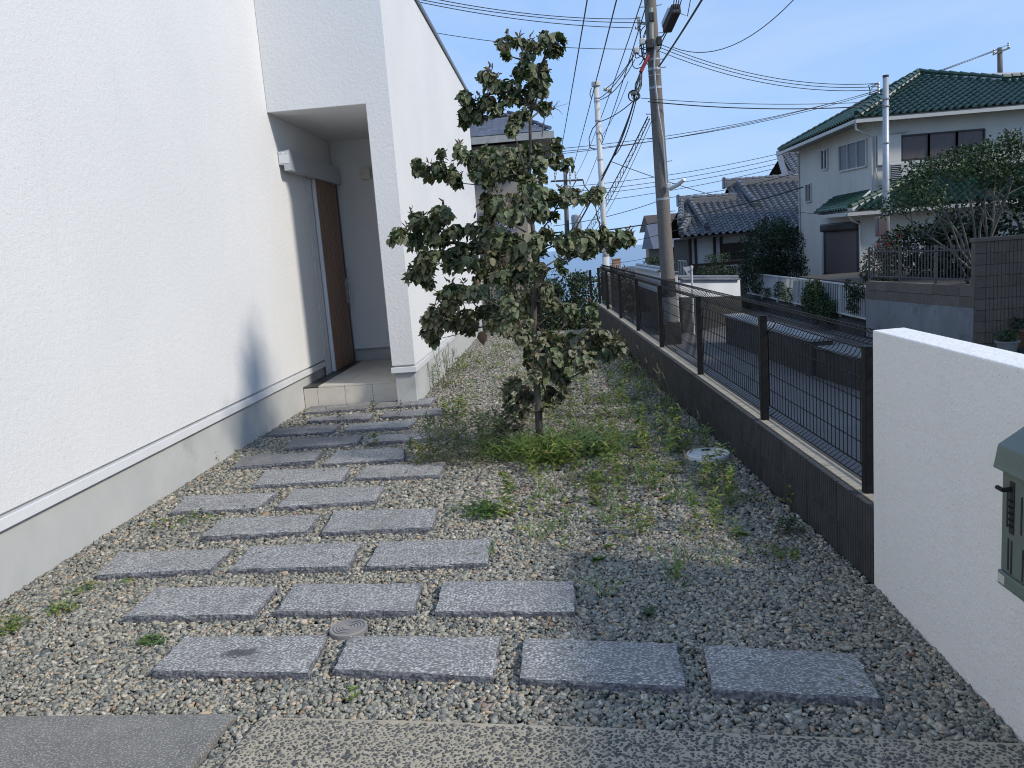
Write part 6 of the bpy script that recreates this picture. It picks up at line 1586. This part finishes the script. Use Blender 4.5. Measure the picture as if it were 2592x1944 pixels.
for k in range(16):
    a = Vector((2.263, 19.7, 6.066)) + Vector((random.uniform(-.22, .15), random.uniform(-.1, .1), random.uniform(-.55, .4)))
    b = Vector((2.425, 19.75, 5.978)) + Vector((random.uniform(-.1, .12), random.uniform(-.05, .05), random.uniform(-.55, .5)))
    mid = a.lerp(b, .5) + Vector((random.uniform(-.28, .0), random.uniform(-.1, .1), random.uniform(-.35, .15)))
    pts = [a * (1 - t) ** 2 + mid * 2 * t * (1 - t) + b * t * t for t in np.linspace(0, 1, 7)]
    cl.tube(pts, .011, 5)
cl.build('jumper_wires', M['wire'], cpole)
MB().tube([(2.424, 19.7, 5.709), (2.216, 19.6, 5.344)], .045, 8).build('red_sleeve', M['red_sleeve'], cpole)
cl = MB()
for k in range(9):
    a = Vector((2.216, 19.6, 5.344)) + Vector((random.uniform(-.03, .03), 0, 0)); b = Vector((2.042, 19.4, 4.777)) + Vector((random.uniform(-.08, .08), random.uniform(-.05, .05), random.uniform(-.1, .1)))
    cl.tube([a, a.lerp(b, .5) + Vector((random.uniform(-.08, .08), 0, random.uniform(-.05, .05))), b], .012, 5)
for k in range(5):
    c_ = Vector((2.073, 19.35, 4.783)); r_ = random.uniform(.06, .13); o_ = random.uniform(-.08, .08)
    cl.tube([c_ + Vector((math.cos(t) * r_ + o_, o_, math.sin(t) * r_)) for t in np.linspace(0, 6.28, 12)], .009, 4)
cl.build('cable_loops', M['wire'], cpole)
MB().box(2.002 - .06, 2.002 + .08, 19.3, 19.45, 4.815, 4.91).build('cable_clip', M['coping'], cpole, bevel=.02)
lampst = thing('street_lamp', 'small white tube street lamp fixed to the concrete pole', 'street lamp', (2.754, 19.8, 2.779))
MB().box(2.751 - .05, 2.751 + .07, 19.7, 19.82, 2.707, 2.833).build('bracket', M['picket'], lampst, bevel=.02)
MB().tube([(2.79, 19.75, 2.709), (2.921, 19.5, 2.761), (3.049, 19.25, 2.855)], [.045, .05, .04], 10).build('tube_head', M['picket'], lampst)
wpole = thing('service_pole', 'slim cream painted steel service pole behind the end of the mesh fence', 'utility pole', (1.33, 22, -1.1))
wz = 5.628
MB().tube([(1.33, 22, -1.1), (1.33, 22, 1.217)], .092, 16).build('lower_tube', M['pole_white'], wpole, smooth=True)
MB().tube([(1.33, 22, 1.217), (1.33, 22, 1.341), (1.33, 22, wz)], [.092, .072, .070], 16).build('upper_tube', M['pole_white'], wpole, smooth=True)
MB().lathe((1.33, 22, wz - .01), [(.07, -.06), (.115, -.05), (.118, .04), (.10, .06), (.01, .075)], 18).build('pole_cap', M['pole_white'], wpole)
for v_ in (248, 255, 300, 330, 392):
    z_ = wz - (v_ - 212) * .01068
    MB().tube([(1.33, 22, z_), (1.33, 22, z_ + .035)], .078, 14).build('clip_band', M['galv'], wpole)
cl = MB()
cl.tube([(1.204, 21.9, 5.518), (1.154, 21.9, 5.366), (1.197, 21.9, 5.245)], .012, 5)
cl.tube([(1.354, 21.85, 4.676), (1.171, 21.85, 4.504), (1.065, 21.85, 4.267), (1.072, 21.85, 4.048), (1.212, 21.9, 3.963)], .013, 5)
cl.tube([(1.33, 21.85, 4.442), (1.412, 21.85, 4.287), (1.38, 21.85, 4.082), (1.338, 21.85, 4.244)], .013, 5)
cl.build('cable_loops', M['wire'], wpole)
for p_ in ((1.542, 21.6, 5.403), (1.641, 21.5, 5.338)):
    MB().tube([(p_[0] - .05, p_[1], p_[2] + .01), (p_[0] + .05, p_[1], p_[2] - .01)], .055, 10).build('drop_insulator', M['porcelain'], wpole, bevel=.01)
gpole = thing('steel_pole', 'galvanised grey steel pole with a meter cabinet beside the green roofed house', 'utility pole', (8.45, 21, 0))
gz = 4.989
gx = 8.214
MB().tube([(gx, 21, -.1), (gx, 21, 2.0), (gx, 21, gz)], [.088, .082, .066], 16).build('shaft', M['galv'], gpole, smooth=True)
MB().tube([(gx, 21, gz), (gx, 21, gz + .05)], .07, 16).build('pole_cap', M['dark_wrap'], gpole)
for v_ in (246, 263, 348, 460, 610):
    z_ = gz - (v_ - 196) * .0102
    MB().tube([(gx, 21, z_), (gx, 21, z_ + .03)], .09, 14).build('band', M['galv'], gpole)
insulator(gpole, (8.025, 20.95, 4.753), 4, .04, .28)
MB().box(7.906, 8.144, 20.72, 20.93, 1.22, 1.7).build('meter_cabinet', M['shutter'], gpole, bevel=.03)
cl = MB()
for k in range(3): cl.tube([(7.988, 20.9, 4.856), Vector((7.829, 20.9, 4.724)) + Vector((-.03 * k, 0, .05 * k)), Vector((7.782, 20.9, 4.6)) + Vector((.02 * k, 0, 0)), (8.05, 20.92, 4.672)], .009, 5)
cl.build('drip_loops', M['wire'], gpole)
fp_ = thing('transformer_pole', 'distant utility pole with crossarm and grey transformer seen right of the dogwood', 'utility pole', (.6, 45, -2))
MB().tube([(0.674, 45, 1.278), (0.835, 45, 6.04)], [.14, .095], 12).build('shaft', M['concrete_pole'], fp_, smooth=True)
MB().beam((0.011, 44.85, 5.124), (1.742, 44.85, 5.067), .09, .09).build('crossarm', M['dark_wrap'], fp_)
for p_ in ((0.26, 44.85, 5.351), (1.062, 44.85, 5.328), (1.357, 44.85, 5.325)): insulator(fp_, p_, 4, .06, .55)
tz0, tz1 = 2.458, 3.267
txc = 1.24
MB().lathe((txc, 44.6, tz0), [(.22, 0), (.25, .03), (.25, tz1 - tz0 - .05), (.22, tz1 - tz0), (.01, tz1 - tz0 + .02)], 18).build('transformer', M['galv'], fp_)
for k in range(10):
    a = k * .628; MB().box(txc + .25 * math.cos(a) - .015, txc + .25 * math.cos(a) + .015, 44.6 + .25 * math.sin(a) - .015, 44.6 + .25 * math.sin(a) + .015, tz0 + .06, tz1 - .1).build('cooling_fin', M['galv'], fp_)
cl = MB(); cl.tube([(1.738, 44.8, 5.043), (1.784, 44.8, 4.75), (1.956, 44.7, 4.523), (2.024, 44.7, 4.27)], .03, 5); cl.build('jumper_wires', M['wire'], fp_)
rp_ = thing('far_pole', 'distant utility pole with a short crossarm above the green roof at far right', 'utility pole', (30, 55, 0))
MB().tube([(28.554, 55, 9.205), (28.458, 55, 11.815)], [.17, .14], 12).build('shaft', M['concrete_pole'], rp_, smooth=True)
MB().beam((27.983, 54.85, 11.4), (28.975, 54.85, 11.711), .11, .1).build('crossarm', M['concrete_pole'], rp_)
for p_ in ((28.027, 54.85, 11.561), (28.9, 54.85, 11.905)): insulator(rp_, p_, 3, .07, .35)

def sag_pts(a, b, sag, n_=14):
    a, b = Vector(a), Vector(b)
    return [a.lerp(b, t) - Vector((0, 0, sag * 4 * t * (1 - t))) for t in np.linspace(0, 1, n_)]
def wires(label, runs, r=.009, mat=None):
    """one line = one thing, each conductor a part"""
    a0 = Vector(runs[0][0])
    t = thing('overhead_line', label, 'cable', a0, 'overhead wires and cables')
    for run in runs:
        a, b, s_ = run[0], run[1], run[2]; rr = run[3] if len(run) > 3 else r
        MB().tube(sag_pts(a, b, s_), rr, 5).build('wire', mat or M['wire'], t)
    return t
wires('three parallel wires entering at the top left and ending at the concrete pole insulator', [((-2.157, 17, 6.592), (2.228, 19.9, 6.574), .12), ((-2.432, 17, 6.602), (2.412, 19.9, 6.472), .12), ((-2.668, 17, 6.624), (2.101, 19.9, 6.388), .12)])
wires('single wire passing behind the top of the dogwood to the concrete pole', [((-2.976, 21, 7.077), (2.113, 19.9, 5.92), .12)], .008)
wires('steep wire crossing the sky just right of the dogwood top', [((0.683, 12, 4.914), (0.216, 44, 5.018), .1)], .011)
wires('steep wire passing behind the cap of the cream pole', [((1.089, 12, 4.877), (1.04, 44, 5.235), .1)], .011)
wires('pair of steep wires running down left of the concrete pole', [((1.679, 14, 5.402), (1.329, 44, 5.212), .25), ((1.751, 14, 5.336), (1.506, 43, 4.239), .3)], .010)
wires('service drop from the concrete pole to the cream pole', [((2.153, 19.7, 5.836), (1.542, 21.6, 5.403), .08), ((2.094, 19.7, 5.738), (1.369, 21.9, 5.231), .12), ((2.107, 19.7, 5.65), (1.418, 21.9, 5.207), .16), ((1.93, 19.7, 5.189), (1.395, 21.9, 4.295), .1, .007), ((1.976, 19.5, 4.688), (1.345, 21.9, 4.665), .06, .012)], .011)
wires('three service wires from the concrete pole to the grey steel pole', [((2.718, 20, 6.003), (8.007, 20.95, 4.855), .30), ((2.705, 20, 5.935), (8.006, 20.95, 4.782), .30), ((2.701, 20, 5.848), (8.006, 20.95, 4.709), .30)])
wires('single curved wire rising from the pole to the upper right', [((3.039, 20, 5.896), (4.648, 16, 5.67), .42)], .009)
wires('thick cable climbing steeply from the concrete pole to the top of the picture', [((2.658, 19.8, 5.468), (2.642, 14, 5.315), .02)], .020)
wires('pair of twisted telephone wires from the pole to the grey steel pole', [((2.187, 19.6, 4.774), (8.135, 20.95, 4.432), .10, .008), ((2.357, 19.7, 4.699), (8.135, 20.95, 4.34), .12, .013)])
wires('three distant lines slanting up to the pole above the green roof', [((0.142, 44, 6.677), (27.954, 54.8, 11.556), .9), ((0.132, 44, 6.518), (28.426, 54.8, 11.725), 1.0), ((0.123, 44, 6.398), (28.874, 54.8, 11.896), .9)], .017)
wires('four distant lines behind the concrete pole above the grey roof', [((0.77, 46, 4.859), (13.166, 46, 5.801), .25), ((0.751, 46, 4.563), (13.161, 46, 5.553), .25), ((0.737, 46, 4.351), (13.156, 46, 5.305), .25), ((0.707, 46, 3.905), (13.152, 46, 5.098), .25)], .015)
wires('thick black cable crossing before the grey tiled roof', [((-0.324, 30, 2.006), (9.482, 32, 3.121), .28)], .024)
wires('spiral wrapped cable just above the thick black one', [((-0.016, 33, 2.434), (4.539, 33, 3.181), .15, .013), ((4.539, 33, 3.181), (10.383, 35, 3.923), .15, .013)])
wires('thin cable slanting across the grey tiles below the thick one', [((0.361, 31, 1.355), (7.823, 31.5, 2.712), .25), ((1.894, 30, 0.845), (4.038, 30, 1.08), .05, .008)], .011)
wires('thin drop wire slanting down right past the concrete pole to the house', [((1.518, 21, 3.565), (8.479, 27, 1.978), .22)], .010)
wires('bundle of cables hanging from the pole down to the lower left', [((2.021, 19.4, 4.719), (1.499, 20.6, 3.525), .12, .02), ((2.04, 19.4, 4.734), (1.521, 20.6, 3.58), .04, .012), ((2.056, 19.4, 4.69), (1.542, 20.6, 3.615), .22, .012), ((1.499, 20.6, 3.525), (0.368, 30, 1.642), .1, .024), ((1.542, 20.6, 3.615), (0.301, 30, 1.718), .05, .012)])
lt_ = wires('lattice bound cable running from the concrete pole down towards the sea', [((2.353, 19.8, 4.381), (1.083, 34, 1.93), .15, .016), ((2.396, 19.8, 4.333), (1.169, 34, 1.764), .22, .012), ((2.439, 19.8, 4.285), (1.329, 34, 1.72), .25, .008)])
zg = MB(); A_ = sag_pts((2.353, 19.8, 4.381), (1.083, 34, 1.93), .15, 60); B_ = sag_pts((2.396, 19.8, 4.333), (1.169, 34, 1.764), .22, 60)
for i in range(59): zg.tube([A_[i], B_[i + 1]] if i % 2 else [B_[i], A_[i + 1]], .007, 4, False)
zg.build('lashing', M['wire'], lt_)
sp = thing('splice_box', 'black cable splice box hanging from the wires right of the concrete pole', 'cable box', (2.796, 18.5, 6.168))
a, b = Vector((2.73, 18.8, 6.027)), Vector((2.826, 18, 6.226))
MB().beam(a, b, .20, .20).build('case', M['dark_wrap'], sp, bevel=.03)
MB().beam(a.lerp(b, .1) + Vector((-.115, 0, .06)), a.lerp(b, .85) + Vector((-.115, 0, .06)), .03, .10).build('side_label', M['galv'], sp)
cl = MB()
cl.tube([a, (2.653, 18.9, 5.92), (2.605, 19.4, 5.963)], .016, 5); cl.tube([a + Vector((.04, 0, 0)), (2.644, 19, 5.822), (2.631, 19.2, 5.729), (2.611, 19.6, 5.747)], .014, 5)
for k in range(4): cl.tube([b + Vector((.04 * k - .06, 0, 0)), b + Vector((.06 * k - .05, -.2, .25)), b + Vector((.14 * k - .1, -.8, .9))], .011, 5)
cl.tube([b + Vector((.05, 0, -.1)), b + Vector((.22, 0, -.18)), b + Vector((.30, -.1, .2)), b + Vector((.25, -.4, .6))], .010, 5)
cl.build('lead_cables', M['wire'], sp)
